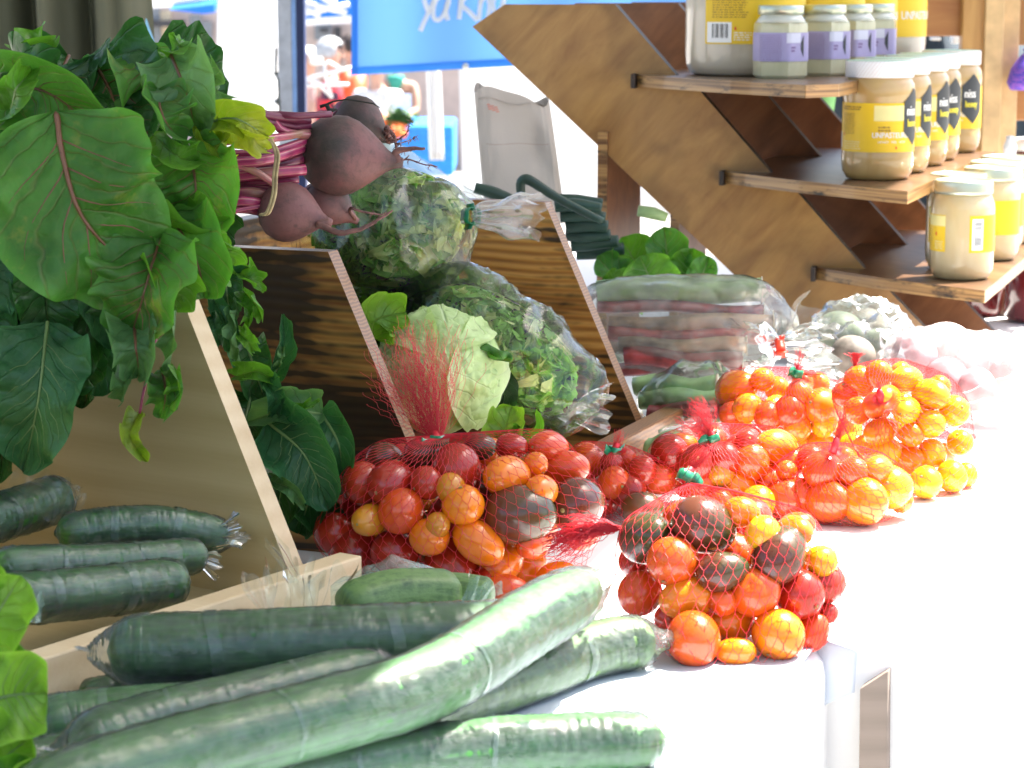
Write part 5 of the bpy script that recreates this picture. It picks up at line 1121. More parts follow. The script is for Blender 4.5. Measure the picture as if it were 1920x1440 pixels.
cuke('sunlit wrapped cucumber whose rounded end pokes out beside the nearest tomato bag', Z((700, 1372, .021), (860, 1312, .021), (1000, 1262, .022), (1120, 1216, .022), (1225, 1202, .022)), .0180, ck_m, seed=6, ends=(0, 1))
cuke('dark wrapped cucumber mostly hidden below the level one at left', Z((150, 1318, .014), (260, 1300, .014), (420, 1296, .014)), .0135, seed=7, ends=(0, 0))
cuke('wrapped cucumber at the bottom left corner below the pile', Z((-20, 1450, .018), (150, 1420, .018), (330, 1400, .018)), .0150, seed=8, ends=(0, 0))
# field cucumbers in a loose bag
G = 'short field cucumbers in a loose bag'
cuke('mottled field cucumber showing through the loose bag at left', Z((640, 1150, .05), (740, 1120, .055), (860, 1120, .05)), .0185, ck_m, False, G, cat='field cucumber', seed=9)
cuke('mottled field cucumber showing through the loose bag at right', Z((760, 1128, .045), (850, 1120, .048), (925, 1132, .045)), .0165, ck_m, False, G, cat='field cucumber', seed=10)
lb_ = empty('plastic_bag', 'thin bag peaked over the mottled field cucumbers behind the level cucumber', 'plastic bag', onz(760, 1120, .04))
m = MB(); c = onz(775, 1110, .05)
def tent(i, j):
    u = 620+i*320; base = 1150; pk = 1042 + 95*abs((u-742)/190)**1.25; v = base + (min(pk, base-2)-base)*math.sin(min(1, j*1.0)*math.pi/2) if j <= 1 else 0
    Y = 1.515 + .05*j; p = at(u, v, Y); return p + Vector((0, 1, 0))*(.006*(ridge(p, 45)-.5)) + ZZ*(.003*(ridge(p, 60)-.5))
m.sheet(tent, 60, 30); m.build('film', film_green, lb_)
film_sheet('loose_corner', at(880, 1140, 1.50), .028, .022, (.5, 0, .8), (.9, 0, -.3), film_green, lb_, 3, .004)
cr_ = empty('plastic_bag', 'crumpled clear bag mouth sticking up at the corner of the pale bin', 'plastic bag', onz(550, 1100, .04))
film_sheet('film', at(545, 1150, 1.525), .045, .034, (0, .2, 1), (1, .1, 0), film_clear, cr_, 8)
film_sheet('film_layer', at(560, 1148, 1.515), .040, .028, (.2, -.2, 1), (1, -.3, 0), film_clear, cr_, 3)
film_sheet('film_layer', at(590, 1150, 1.53), .030, .036, (.3, 0, 1), (.9, .4, 0), film_clear, cr_, 5)
film_sheet('film_layer', at(500, 1148, 1.52), .022, .026, (-.2, 0, 1), (1, .2, 0), film_milky, cr_, 6)
film_sheet('bag_mouth', at(555, 1090, 1.53), .016, .030, (-.55, 0, 1), (1, .3, .4), film_clear, cr_, 9, .004)
# cucumbers inside the pale bin
G = 'dark cucumbers wrapped in film inside the pale bin'
cuke('dark wrapped cucumber at the back of the pale bin, its green end at right', [at(105, 1000, 1.60), at(280, 985, 1.63), at(425, 1008, 1.655)], .0140, None, True, G, .0012, (0, 1), seed=11)
cuke('dark wrapped cucumber in the middle of the pale bin with a light tip', [at(-20, 1062, 1.50), at(180, 1056, 1.56), at(385, 1042, 1.625)], .0130, None, True, G, .0014, (0, 0), seed=12)
cuke('dark wrapped cucumber low behind the front board of the pale bin', [at(-60, 1130, 1.45), at(150, 1112, 1.52), at(345, 1090, 1.59)], .0170, None, True, G, .0012, (0, 0), seed=13)
cuke('dark wrapped cucumber lying crosswise at the left end of the pale bin', [at(-60, 985, 1.60), at(30, 960, 1.64), at(118, 930, 1.69)], .0170, None, True, G, .0013, (0, 1), seed=14)
fb = empty('plastic_bag', 'loose clear film bunched over the cucumber ends in the pale bin', 'plastic bag', at(420, 1000, 1.64))
film_sheet('film', at(395, 1010, 1.64), .030, .022, (1, 0, .35), (-.2, .3, 1), film_clear, fb, 3, .003)
film_sheet('film_fold', at(370, 1050, 1.615), .020, .018, (1, 0, -.2), (0, .3, 1), film_clear, fb, 5, .002)
film_sheet('film_fold', at(60, 960, 1.62), .06, .03, (.6, 0, .8), (.8, 0, -.5), film_clear, fb, 7, .005)
lf = empty('plastic_bag', 'small crumpled bag in the left corner of the pale bin', 'plastic bag', at(60, 1150, 1.42)); film_sheet('film', at(60, 1168, 1.425), .020, .016, (0, 0, 1), (1, 0, 0), film_green, lf, 9, .004)

# ================================================================ RHUBARB, CELERY, ROOTS IN BAGS
t = NT('rhubarb'); uv = t.n('ShaderNodeUVMap'); sp = t.n('ShaderNodeSeparateXYZ'); t.l(uv.outputs[0], sp.inputs[0]); f = t.noise(t.co('Object', (2, 30, 30)), 1, 4); fr_ = t.math('FRACT', t.math('MULTIPLY', sp.outputs[1], 9))
inf = t.n('ShaderNodeObjectInfo')
cR = t.ramp(f, [(.3, (.13, .015, .02)), (.6, (.30, .05, .05)), (.8, (.35, .28, .12))]); cG = t.ramp(f, [(.3, (.12, .26, .09)), (.7, (.22, .40, .15))])
t.set(color=t.mix(t.math('GREATER_THAN', inf.outputs['Random'], .66), cR, cG), rough=.4, coat=.2); rhu = t.m
cut_m = simple('stalk_cut', (.68, .60, .45), .6)
G = 'rhubarb stalks in the clear bag'
def stalk(label, p0, p1, r, mat, G, cat='rhubarb', flat=.75, nm='rhubarb_stalk'):
    p0, p1 = Vector(p0), Vector(p1); root = empty(nm, label, cat, (p0+p1)/2, 0, G); m = MB(); P = [p0.lerp(p1, i/12) + ZZ*.002*math.sin(i*.7+p0.z*90) for i in range(13)]
    m.tube(P, [r*(1+.06*math.sin(i*.5)) for i in range(13)], 20); 
    m.v = [v + ZZ*((flat-1)*(v.z-P[k//20].z)) - (v-P[k//20])*(.10*max(0, math.sin((k % 20)/20*6.2832*6))) for k, v in enumerate(m.v)]
    m.build('stalk', mat, root); d = (p1-p0).normalized(); m = MB(); m.tube([p1-d*.0004, p1+d*.0006], r*.93, 20); m.build('cut_end', cut_m, root)
gstk = simple('green_stalk', (.26, .44, .18), .4, .2, 40, .2, coat=.2); mstk = simple('mixed_stalk', (.36, .24, .15), .4, .5, 22, .2, coat=.2); rstk = simple('red_stalk', (.30, .05, .05), .4, .35, 50, .2, coat=.2)
for k, (u0, v0, u1, v1, Y, r, mt, lb) in enumerate(((1120, 546, 1428, 546, 2.50, .0170, gstk, 'topmost green stalk in the rhubarb bag'), (1120, 572, 1432, 582, 2.488, .0085, rstk, 'red stalk right below the topmost green one in the rhubarb bag'), (1140, 612, 1450, 604, 2.47, .0135, mstk, 'pinkish green stalk across the middle of the rhubarb bag'),
      (1140, 628, 1455, 634, 2.46, .0115, rstk, 'red stalk ending at the red tape of the rhubarb bag'), (1160, 650, 1400, 648, 2.44, .0115, mstk, 'pinkish green stalk in the lower half of the rhubarb bag'), (1170, 668, 1392, 680, 2.43, .0130, rstk, 'dark red stalk at the bottom of the rhubarb bag'), (1160, 690, 1420, 690, 2.45, .0095, rstk, 'short dark red stalk lowest in the rhubarb bag'))):
    stalk(lb, at(u0, v0, Y), at(u1, v1, Y-.01), r, mt, G)
rb = empty('plastic_bag', 'clear bag of rhubarb stalks closed with red tape at its right end', 'plastic bag', at(1300, 620, 2.46))
film_tube('film', [at(1090, 615, 2.48), at(1130, 612, 2.48), at(1280, 610, 2.46), at(1400, 612, 2.45), at(1455, 622, 2.44), at(1478, 640, 2.43)], [.030, .052, .057, .056, .034, .007], film_milky, rb, 64, 60, .005, .92, 21, fs=22)
flare('gathered_end', at(1470, 648, 2.42), at(1400, 652, 2.40)-at(1470, 648, 2.42), .045, .006, .030, film_clear, rb, 11, spread=.8)
tape('red_tie', at(1462, 654, 2.405), (1, 0, .1), .0085, .010, red_tape, rb, 5, .008)
film_sheet('film_end', at(1480, 640, 2.42), .055, .045, (.7, 0, .75), (.8, .2, -.6), film_milky, rb, 12, .008)
film_sheet('film_end', at(1470, 650, 2.41), .045, .040, (1, 0, .1), (-.2, .2, 1), film_milky, rb, 13, .008)
film_sheet('film_skirt', at(1475, 690, 2.39), .060, .050, (.9, -.1, -.15), (.1, .2, 1), film_milky, rb, 16, .009)
G = 'celery and chard stalks in the second bag'
for k, (u0, v0, u1, v1, Y, r, mt, lb) in enumerate(((1190, 722, 1345, 722, 2.33, .0125, gstk, 'green celery stalk on top of the second bag beside the torched bin'), (1200, 748, 1360, 744, 2.30, .0115, gstk, 'green celery stalk in the middle of the second bag'), (1215, 772, 1360, 768, 2.28, .0100, rstk, 'dark red chard stalk low in the second bag'), (1215, 838, 1290, 818, 2.13, .0110, gstk, 'green celery stalk nearest the dark tomato bag'))):
    stalk(lb, at(u0, v0, Y), at(u1, v1, Y-.02), r, mt, G, 'celery', .75, 'celery_stalk')
cb_ = empty('plastic_bag', 'clear bag of green stalks lying under the rhubarb bag beside the torched bin', 'plastic bag', at(1270, 760, 2.28))
film_tube('film', [at(1225, 765, 2.33), at(1245, 760, 2.32), at(1290, 748, 2.30), at(1350, 735, 2.28), at(1385, 728, 2.28)], [.015, .036, .042, .036, .01], film_clear, cb_, 54, 50, .006, .9, 31, fs=24)
film_sheet('film_fold', at(1240, 838, 2.13), .05, .035, (1, .1, .25), (-.2, .1, 1), film_milky, cb_, 33, .006)
# turnips / roots in the greyish bag
root_d = simple('root_dark', (.20, .17, .14), .6, .35, 40, .3); root_g = simple('root_grey_green', (.20, .24, .16), .6, .25, 30, .3)
for k, (u, v, Y, r, mt, lb) in enumerate(((1575, 622, 2.52, .026, root_g, 'round greenish root at the left of the greyish bag'), (1622, 612, 2.56, .024, root_d, 'dark round root at the top of the greyish bag'), (1600, 668, 2.46, .024, root_d, 'dark round root at the bottom of the greyish bag'), (1655, 650, 2.50, .022, root_g, 'greenish root at the right of the greyish bag'))):
    m = MB(); c = at(u, v, Y); m.lathe([(r*math.sin(math.pi*i/20), -r*.9*math.cos(math.pi*i/20)) for i in range(21)], c, 26, ax=Vector((.3, .2, 1))); m.v = [q+(q-c)*.12*nz(q, 30) for q in m.v]
    tag(m.build('root_vegetable', mt, origin=c), lb, 'root vegetable', 'root vegetables in the greyish bag')
gb = empty('plastic_bag', 'greyish bag of dark root vegetables under the lowest shelf', 'plastic bag', at(1610, 640, 2.5))
crumple('film', at(1612, 640, 2.51), (.060, .045, .050), film_mat('grey_film', (.80, .82, .80), .24, .16, 40, .7, (.62, .66, .62)), gb, 17, 40, .35)
flare('bag_peak', at(1665, 640, 2.48), at(1705, 602, 2.48)-at(1665, 640, 2.48), .030, .016, .002, film_white, gb, 18)
# radishes / turnips in the bleached bag
wr_ = simple('white_root', (.72, .62, .58), .5, .08, 20); pr_ = simple('pink_root', (.55, .28, .30), .5, .3, 30)
for k, (u, v, Y, r, mt, lb) in enumerate(((1715, 672, 2.44, .026, pr_, 'pink root at the left of the bleached white bag'), (1770, 655, 2.46, .030, wr_, 'white root at the top of the bleached white bag'), (1775, 715, 2.38, .026, pr_, 'pink streaked root at the bottom of the bleached white bag'), (1840, 680, 2.44, .032, wr_, 'white root in the middle of the bleached white bag'), (1895, 705, 2.42, .030, wr_, 'white root at the right of the bleached white bag'), (1830, 730, 2.36, .022, pr_, 'small pink root at the lower edge of the bleached white bag'))):
    m = MB(); c = at(u, v, Y); m.lathe([(r*math.sin(math.pi*i/20), -r*.95*math.cos(math.pi*i/20)) for i in range(21)], c, 26, ax=Vector((1, .2, .2))); m.v = [q+(q-c)*.10*nz(q, 30) for q in m.v]
    tag(m.build('root_vegetable', mt, origin=c), lb, 'root vegetable', 'pink and white roots in the bleached bag')
wbg = empty('plastic_bag', 'sun bleached plastic bag of pink and white roots at the right edge', 'plastic bag', at(1790, 690, 2.42))
film_tube('film', [at(1650, 690, 2.43), at(1690, 685, 2.44), at(1760, 692, 2.42), at(1850, 700, 2.42), at(1930, 712, 2.41), at(1985, 720, 2.4)], [.008, .034, .046, .046, .042, .015], film_white, wbg, 60, 60, .007, .95, 41, fs=26)
film_sheet('bag_skirt', at(1780, 765, 2.33), .07, .075, (1, -.05, .02), (0, -.5, .8), film_milky, wbg, 43, .008)
# greenish translucent bag behind the salad, canvas tote
gt = empty('plastic_bag', 'large greenish translucent bag slumped behind the upper salad bag', 'plastic bag', at(780, 330, 2.7))
m = MB()
def mound(i, j):
    u = 610+i*300; e = math.sin(math.pi*min(1, i*1.02))**.5; top = 372 - (372-(246+max(0, u-700)*.52))*max(0, e) if u > 640 else 372-90*e
    Y = 2.62+.10*j; p = at(u, 395+(top-395)*math.sin(j*math.pi/2), Y); return p+Vector((0, .010*(ridge(p, 16)-.5), .004*(ridge(p, 30)-.5)))
m.sheet(mound, 60, 30); t = NT('milky_green_film'); t.set(color=(.50, .62, .54), rough=.25, coat=.6); t.bump(t.noise(t.co('Object'), 30, 4), .4, .004)
tr_ = t.n('ShaderNodeBsdfTransparent'); mx = t.n('ShaderNodeMixShader'); mx.inputs[0].default_value = .62; t.l(tr_.outputs[0], mx.inputs[1]); t.l(t.b.outputs[0], mx.inputs[2]); t.l(mx.outputs[0], t.out.inputs[0])
m.build('film', t.m, gt)
t = NT('unbleached_canvas'); co = t.co('Object'); fn_ = t.noise(co, 300, 2); wv = t.noise(co, 6, 3); t.set(color=t.ramp(wv, [(.3, (.42, .36, .30)), (.7, (.56, .49, .43))]), rough=.9); t.bump(t.math('ADD', t.math('MULTIPLY', wv, 3), t.math('MULTIPLY', fn_, .2)), .5, .004); canv = t.m
to = empty('canvas_sack', 'beige canvas sack with faint red print standing behind the torched bin', 'sack', at(975, 375, 3.0))
m = MB(); Yt = 3.0; L_, R_ = (at(888, 180, Yt), at(910, 400, Yt)), (at(1030, 185, Yt), at(1062, 400, Yt))
def tote(i, j):
    # i round the section, j bottom..top
    th = 2*math.pi*i; sq = lambda q: math.copysign(abs(q)**.45, q)
    zt = L_[0].z*(1-.0) ; zb = at(975, 420, Yt).z; x0 = L_[1].x+(L_[0].x-L_[1].x)*j; x1 = R_[1].x+(R_[0].x-R_[1].x)*j; cx = (x0+x1)/2; hw = (x1-x0)/2; dp = .034*(1-.35*j)
    q = math.cos(th); s_ = math.sin(th); z = zb+(zt-zb)*j + (.014*(.5-.5*sq(q))*0 if j > .9 else 0) + (j**6)*(-.010*sq(q)+.006*math.sin(i*20))
    dent = .018*math.exp(-((q-.25+.5*(j-.6))**2)/.08)*math.exp(-((j-.62)**2)/.05)
    return Vector((cx+hw*sq(q), Yt+.035+dp*sq(s_)+(dent if s_ < 0 else 0)+.002*nz((cx+q*.2, j*.4, s_), 12), z))
m.sheet(tote, 90, 40); zt = at(975, 180, Yt).z
o = m.build('sack_body', canv, to)
m = MB(); m.sheet(lambda i, j: Vector((L_[0].x+.006+(R_[0].x-L_[0].x-.012)*i, Yt+.012+.046*j, zt-.004-.010*i+.003*math.sin(i*9+j*4))), 20, 6); m.build('sack_top', canv, to)
m = MB(); 
for k in range(3):
    p = at(916+k*7, 196+k*2.5, Yt-.004); 
    for q in range(3): m.box(p-ZZ*.0028*q+Vector((.001*q, 0, 0)), .0042, .0006, .0012)
m.build('red_print', simple('red_print', (.65, .16, .10), .8), to)
m = MB(); P_ = [at(912+i*13, 270+1.2*math.sin(i), Yt-.0035) for i in range(10)]; m.tube(P_, .0004, 4); m.build('stitching', simple('stitch', (.35, .22, .18), .8), to)
# ================================================================ TOMATOES IN RED NET BAGS
def tom_mat(name, c1, c2, stripe=None):
    t = NT(name); inf = t.n('ShaderNodeObjectInfo'); co = t.co('Object'); f = t.noise(co, .9, 2)
    c = t.mix(inf.outputs['Random'], c1, c2); c = t.mix(t.math('MULTIPLY', f, .35), c, tuple(min(1, q*1.25) for q in c1))
    if stripe:
        sp = t.n('ShaderNodeSeparateXYZ'); t.l(co, sp.inputs[0]); k = t.math('ADD', t.math('MULTIPLY', sp.outputs[2], .7), t.math('MULTIPLY', t.noise(co, 1.6, 4, .6, 1), 1.7)); c = t.mix(t.math('ADD', k, -.5, clamp=True), c, stripe)
    t.set(color=c, rough=.24, coat=.4, coatr=.08, sss=.12); t.b.inputs['Subsurface Radius'].default_value = (.006, .002, .001); t.b.inputs['Subsurface Scale'].default_value = .5
    return t.m
TM = {'r': tom_mat('tomato_red', (.34, .018, .008), (.46, .040, .010)), 'o': tom_mat('tomato_orange', (.70, .17, .004), (.78, .25, .006)), 'v': tom_mat('tomato_red_orange', (.58, .06, .006), (.68, .11, .006)),
      'k': tom_mat('tomato_dark', (.09, .022, .012), (.13, .04, .015), (.05, .055, .018)), 'y': tom_mat('tomato_yellow', (.76, .34, .008), (.80, .42, .012)), 'g': tom_mat('tomato_amber', (.52, .20, .012), (.60, .25, .012))}
scar_m = simple('stem_scar', (.30, .24, .08), .7)
TB = {}
def tom_base(kind, col):
    if (kind, col) in TB: return TB[(kind, col)]
    m = MB(); asp = {'s': .94, 'e': 1.42, 'p': 1.22, 'd': 1.28}[kind]; prof = []
    for i in range(27):
        a = math.pi*i/26; r = math.sin(a); z = -math.cos(a)*asp
        if kind == 'p': r *= 1-.10*(z/asp)
        if kind == 'd': r *= 1-.22*(z/asp)*(1 if z > 0 else .2); z *= (1.08 if z > 0 else 1)
        if kind == 's' and i > 23: z -= .03*(i-23)
        if kind == 's' and i < 3: z += .02*(3-i)
        prof.append((max(0, r), z))
    m.lathe(prof, (0, 0, 0), 36)
    nv = len(m.v); m.v = [Vector((v.x*(1+.012*math.sin(math.atan2(v.y, v.x)*5)), v.y*(1+.012*math.sin(math.atan2(v.y, v.x)*5)), v.z)) for v in m.v]
    m.lathe([(0, -prof[0][1]*0-asp*1.004), (.085, -asp*1.0), (.10, -asp*.985)][::1], (0, 0, 0), 10, 1)
    m.v = m.v
    o = m.build('tomato', [TM[col], scar_m], origin=(0, 0, 0)); TB[(kind, col)] = [o, False]; return TB[(kind, col)]
CN = {'r': 'red', 'o': 'orange', 'v': 'orange red', 'k': 'dark brown', 'y': 'yellow orange', 'g': 'amber'}
KN = {'s': ('round', 'cherry tomato'), 'e': ('long oval', 'grape tomato'), 'p': ('plump oval', 'plum tomato'), 'd': ('pointed', 'plum tomato')}
def tomato(c, r, kind, col, axis, bag):
    b = tom_base(kind, col)
    if not b[1]: o = b[0]; b[1] = True
    else: o = b[0].copy(); COL.objects.link(o)
    o.location = c; o.scale = (r, r, r); o.rotation_mode = 'QUATERNION'; o.rotation_quaternion = Vector(axis).to_track_quat('Z', 'Y')
    tag(o, f'{KN[kind][0]} {CN[col]} {KN[kind][1]} inside the {bag}', 'tomato', f'{KN[kind][0]} {CN[col]} tomatoes in the {bag}')
    return o
net_m = NT('red_net'); net_m.set(color=(.80, .035, .055), rough=.45, coat=.1); translucent(net_m, None, .25, (.8, .06, .07)); net_m = net_m.m
def hull_R(cen, cs, rs, knots):
    rng = np.random.RandomState(1); n = rng.normal(size=(1400, 3)); n /= np.linalg.norm(n, axis=1)[:, None]
    C = np.array([tuple(c) for c in cs])-np.array(cen); S_ = (n@C.T+np.array(rs)[None]).max(1)
    for k in knots: S_ = np.maximum(S_, n@(np.array(k)-np.array(cen)))
    def Rf(D):
        dn = D@n.T; q = np.where(dn > .12, S_[None]/np.maximum(dn, .12), 9.); return q.min(1)
    return Rf
def strand_mesh(m, P, r=.00028):
    P = [Vector(p) for p in P]; vs = []; 
    for i, p in enumerate(P):
        t_ = (P[min(i+1, len(P)-1)]-P[max(i-1, 0)]).normalized(); a = t_.cross(Vector((.3, -.9, .2))).normalized(); b = t_.cross(a)
        vs += [p+a*r, p+(b*.866-a*.5)*r, p+(-b*.866-a*.5)*r]
    m.add(vs, [(i*3+k, i*3+(k+1) % 3, i*3+3+(k+1) % 3, i*3+3+k) for i in range(len(P)-1) for k in range(3)])
def net(label, cen, cs, rs, knot, cells, tail, parent_label=None, tails=(), tape_dir=None, seed=0, rows=None, r=.00019, poke=1.0):
    cen = np.array(cen); kn = np.array(knot); Rf = hull_R(cen, cs, rs, [cen+(kn-cen)*.93]); root = empty('net_bag', label, 'net bag', cen, 0)
    up = (kn-cen); dk = np.linalg.norm(up); up = up/dk; ux = np.cross(up, (0, 1, .01)); ux /= np.linalg.norm(ux); uy = np.cross(up, ux)
    rows = rows or int(cells*.62)
    phis = [.05+3.02*(j/rows)**.95 for j in range(rows+1)]; rng = random.Random(seed)
    grid = {}
    D = []; key = []
    for j, ph in enumerate(phis):
        for i in range(cells):
            th = 2*math.pi*(i+.5*(j % 2))/cells + .5*math.sin(ph*1.3+seed) ; a = ph+rng.uniform(-.010, .010)
            D.append(up*math.cos(a)+(ux*math.cos(th)+uy*math.sin(th))*math.sin(a)); key.append((i, j))
    D = np.array(D); Rr = Rf(D)+.0006; P = cen+D*Rr[:, None]
    for k, q in zip(key, P): grid[k] = Vector(q)
    m = MB(); wth = .30
    # hexagonal mesh: node pairs (short doubled link) + diagonals
    def link(a, b, rr=r): strand_mesh(m, [a, b], rr)
    for j in range(rows):
        for i in range(cells):
            a = grid[(i, j)]; dn = grid[(i, j+1)]; dn2 = grid[((i+1) % cells, j+1)] if j % 2 else grid[((i-1) % cells, j+1)]
            # hexagon look: shrink diagonals towards a short vertical link
            va = a.lerp(Vector(grid[(i, j+1)]).lerp(dn2, .5), .22); vb = a if j == 0 else a.lerp(Vector(grid[(i, j-1)]).lerp(grid[((i+1) % cells, j-1)] if j % 2 else grid[((i-1) % cells, j-1)], .5), .22)
            link(vb, va, r*1.25)
            for q, jj in ((dn, j+1), (dn2, j+1)):
                ii = [kk for kk in ((i, j+1),)][0]
                e = q.lerp(a, .0); 
                top = q.lerp(a, .22)
                # approximate the upper end of the lower node's vertical link
                link(va, q + (a-q)*.16, r)
    m.build('net', net_m, root)
    K = Vector(knot); m = MB()
    for (tdir, ln, spread, n, wave) in tail:
        tdir = Vector(tdir).normalized(); a = tdir.cross(Vector((0, 1, 0))).normalized(); b = a.cross(tdir)
        for k in range(n):
            aa = rng.gauss(0, .5)*spread; bbx = rng.gauss(0, .35)*spread*.4; l = ln*rng.uniform(.55, 1.08); P_ = []; ph = rng.uniform(0, 6); fq = rng.uniform(16, 34)
            for i in range(18):
                s = i/17; P_.append(K + tdir*l*s*(1-.12*s*abs(aa)/max(spread, 1e-4)) + (a*aa+b*bbx)*(s**.65) + (a*math.sin(s*fq+ph)+b*math.cos(s*fq*.8+ph))*wave*min(1, s*2.5))
            strand_mesh(m, P_, r*.72)
            if k % 2 == 0 and len(P_) > 6:
                pass
    # gathered film-like core of the bundle
    td = Vector(tail[0][0]).normalized(); m.tube([K-td*.005, K+td*.003, K+td*.008], [.0030, .0034, .0022], 10)
    m.build('fringe', net_m, root)
    if tape_dir is not None: tape('green_tie', K, tape_dir, .0052, .008, green_tape, root, seed, .010)
    return root
def ell_hit(u, v, cen, rad):
    d = ray(u, v); d = Vector((d.x/rad[0], d.y/rad[1], d.z/rad[2])); o = Vector((0, 0, CAMZ))-Vector(cen); o = Vector((o.x/rad[0], o.y/rad[1], o.z/rad[2]))
    a, b, c = d.dot(d), 2*o.dot(d), o.dot(o)-1; D = b*b-4*a*c; t_ = (-b-math.sqrt(D))/(2*a) if D > 0 else -b/(2*a)
    return Vector((0, 0, CAMZ))+ray(u, v)*t_
def fill(bag, cen, rad, lst, nfill, mix, seed, rr=(.013, .018), kinds='sep', zmin=.001, boxy=2.6):
    """lst: (u, v, w_px, h_px, deg, kind, colour). then nfill random ones deeper inside"""
    rd = random.Random(seed); cs, rs = [], []; cen = Vector(cen)
    for (u, v, w_, h_, deg, kind, col) in lst:
        Y = cen.y; r = min(w_, h_)/2*Y/F; P = ell_hit(u, v, cen, (rad[0]-r*.9, rad[1]-r*.9, rad[2]-r*.8)); r = min(w_, h_)/2*P.y/F*1.2; P = P if P.z >= r+zmin else onz(u, v, r+zmin)
        el = max(w_, h_)/min(w_, h_); a = R(deg); view = Vector((0, 1, -.2)); asp = {'s': .94, 'e': 1.42, 'p': 1.22, 'd': 1.28}[kind]
        k = min(1, (el-.9)/(asp-.9+1e-6)) if kind != 's' else .25
        ax = Vector((math.cos(a), 0, math.sin(a)))*max(.1, k) + Vector((0, 1, 0))*math.sqrt(max(0, 1-k*k))*(1 if rd.random() < .75 else -1)
        
        if kind == 's': ax = Vector((rd.gauss(0, 1), rd.gauss(0, .6)+.5, rd.gauss(0, .8)))
        tomato(P, r, kind, col, ax, bag); cs.append(P); rs.append(r*(1.0 if kind == 's' else 1.06))
    tries = 0; added = 0
    while added < nfill and tries < 9000:
        tries += 1; r = rd.uniform(*rr)*(1 if tries < 5000 else .9); d = Vector((rd.uniform(-1, 1), rd.uniform(-1, 1), rd.uniform(-1, 1)))
        if abs(d.x)**boxy+abs(d.y)**boxy+abs(d.z)**boxy > 1: continue
        P = cen+Vector((d.x*(rad[0]-r), d.y*(rad[1]-r), d.z*(rad[2]-r))); P.z = max(P.z, r+zmin)
        if any((P-c).length < (r+q)*(.93 if tries < 5000 else .86) for c, q in zip(cs, rs)): continue
        if any((P-c).y < 0 and math.hypot((P-c).x, (P-c).z) < q*.9 for c, q in zip(cs[:len(lst)], rs)): continue
        kind = rd.choice(kinds); col = rd.choices([q for q, _ in mix], [q for _, q in mix])[0]
        if kind == 's' and col == 'y': kind = 'e'
        tomato(P, r*(.86 if kind != 's' else 1), kind, col, Vector((rd.gauss(0, 1), rd.gauss(0, 1), rd.gauss(0, .5))), bag); cs.append(P); rs.append(r*1.04); added += 1
    return cs, rs
# ---- bag 1: the large mixed bag in the shade
B1c = Vector(((862-960)/F*1.78, 1.765, .057)); N1 = 'large shaded net bag'
L1 = [(855, 880, 86, 86, 0, 's', 'r'), (752, 958, 78, 82, 0, 's', 'v'), (735, 905, 80, 74, 20, 'p', 'r'), (680, 905, 70, 80, 0, 's', 'r'), (693, 975, 60, 52, 0, 'e', 'g'), (805, 1007, 68, 66, 0, 's', 'o'), (868, 947, 72, 70, 0, 's', 'o'), (897, 1017, 96, 66, -38, 'e', 'o'), (950, 893, 80, 66, -8, 'e', 'o'),
      (975, 965, 122, 98, 0, 'p', 'k'), (1082, 945, 92, 88, 0, 'p', 'k'), (1060, 878, 84, 56, 5, 'e', 'v'), (1028, 840, 70, 56, -15, 'e', 'v'), (1004, 871, 44, 42, 0, 's', 'o'), (1015, 920, 58, 52, -30, 'e', 'o'), (940, 1055, 82, 66, 35, 'e', 'o'), (990, 1066, 66, 50, 30, 'e', 'o'), (950, 1108, 84, 52, -8, 'e', 'v'),
      (848, 1062, 90, 84, -30, 'p', 'r'), (665, 1035, 84, 92, 0, 's', 'r'), (740, 1035, 92, 80, 0, 's', 'r'), (628, 1000, 70, 84, 0, 's', 'r'), (1000, 1020, 60, 50, 0, 'e', 'v'), (1045, 1082, 76, 50, 10, 'e', 'o'), (905, 1090, 50, 48, 0, 's', 'r'), (800, 905, 56, 70, 0, 's', 'r'), (792, 850, 70, 50, 0, 'p', 'k'), (720, 858, 80, 50, 0, 'p', 'k'),
      (900, 838, 84, 44, 0, 'p', 'k'), (960, 838, 66, 44, 0, 'p', 'r'), (820, 985, 44, 50, 0, 's', 'g'), (845, 915, 60, 50, 0, 's', 'g'), (1090, 1000, 60, 60, 0, 's', 'v')]
R1 = (.110, .080, .057)
cs, rs = fill(N1, B1c, R1, L1, 26, (('r', 4), ('v', 3), ('o', 3), ('k', 1)), 1)
k1 = at(820, 826, 1.745)
net('largest red net bag of mixed tomatoes, shaded, its fringe spread over the iceberg lettuce', B1c, cs, rs, k1, 58, [(at(775, 640, 1.80)-k1, .104, .037, 260, .0016), (at(690, 680, 1.80)-k1, .088, .014, 40, .0019)], tape_dir=(0, .1, 1), seed=3)
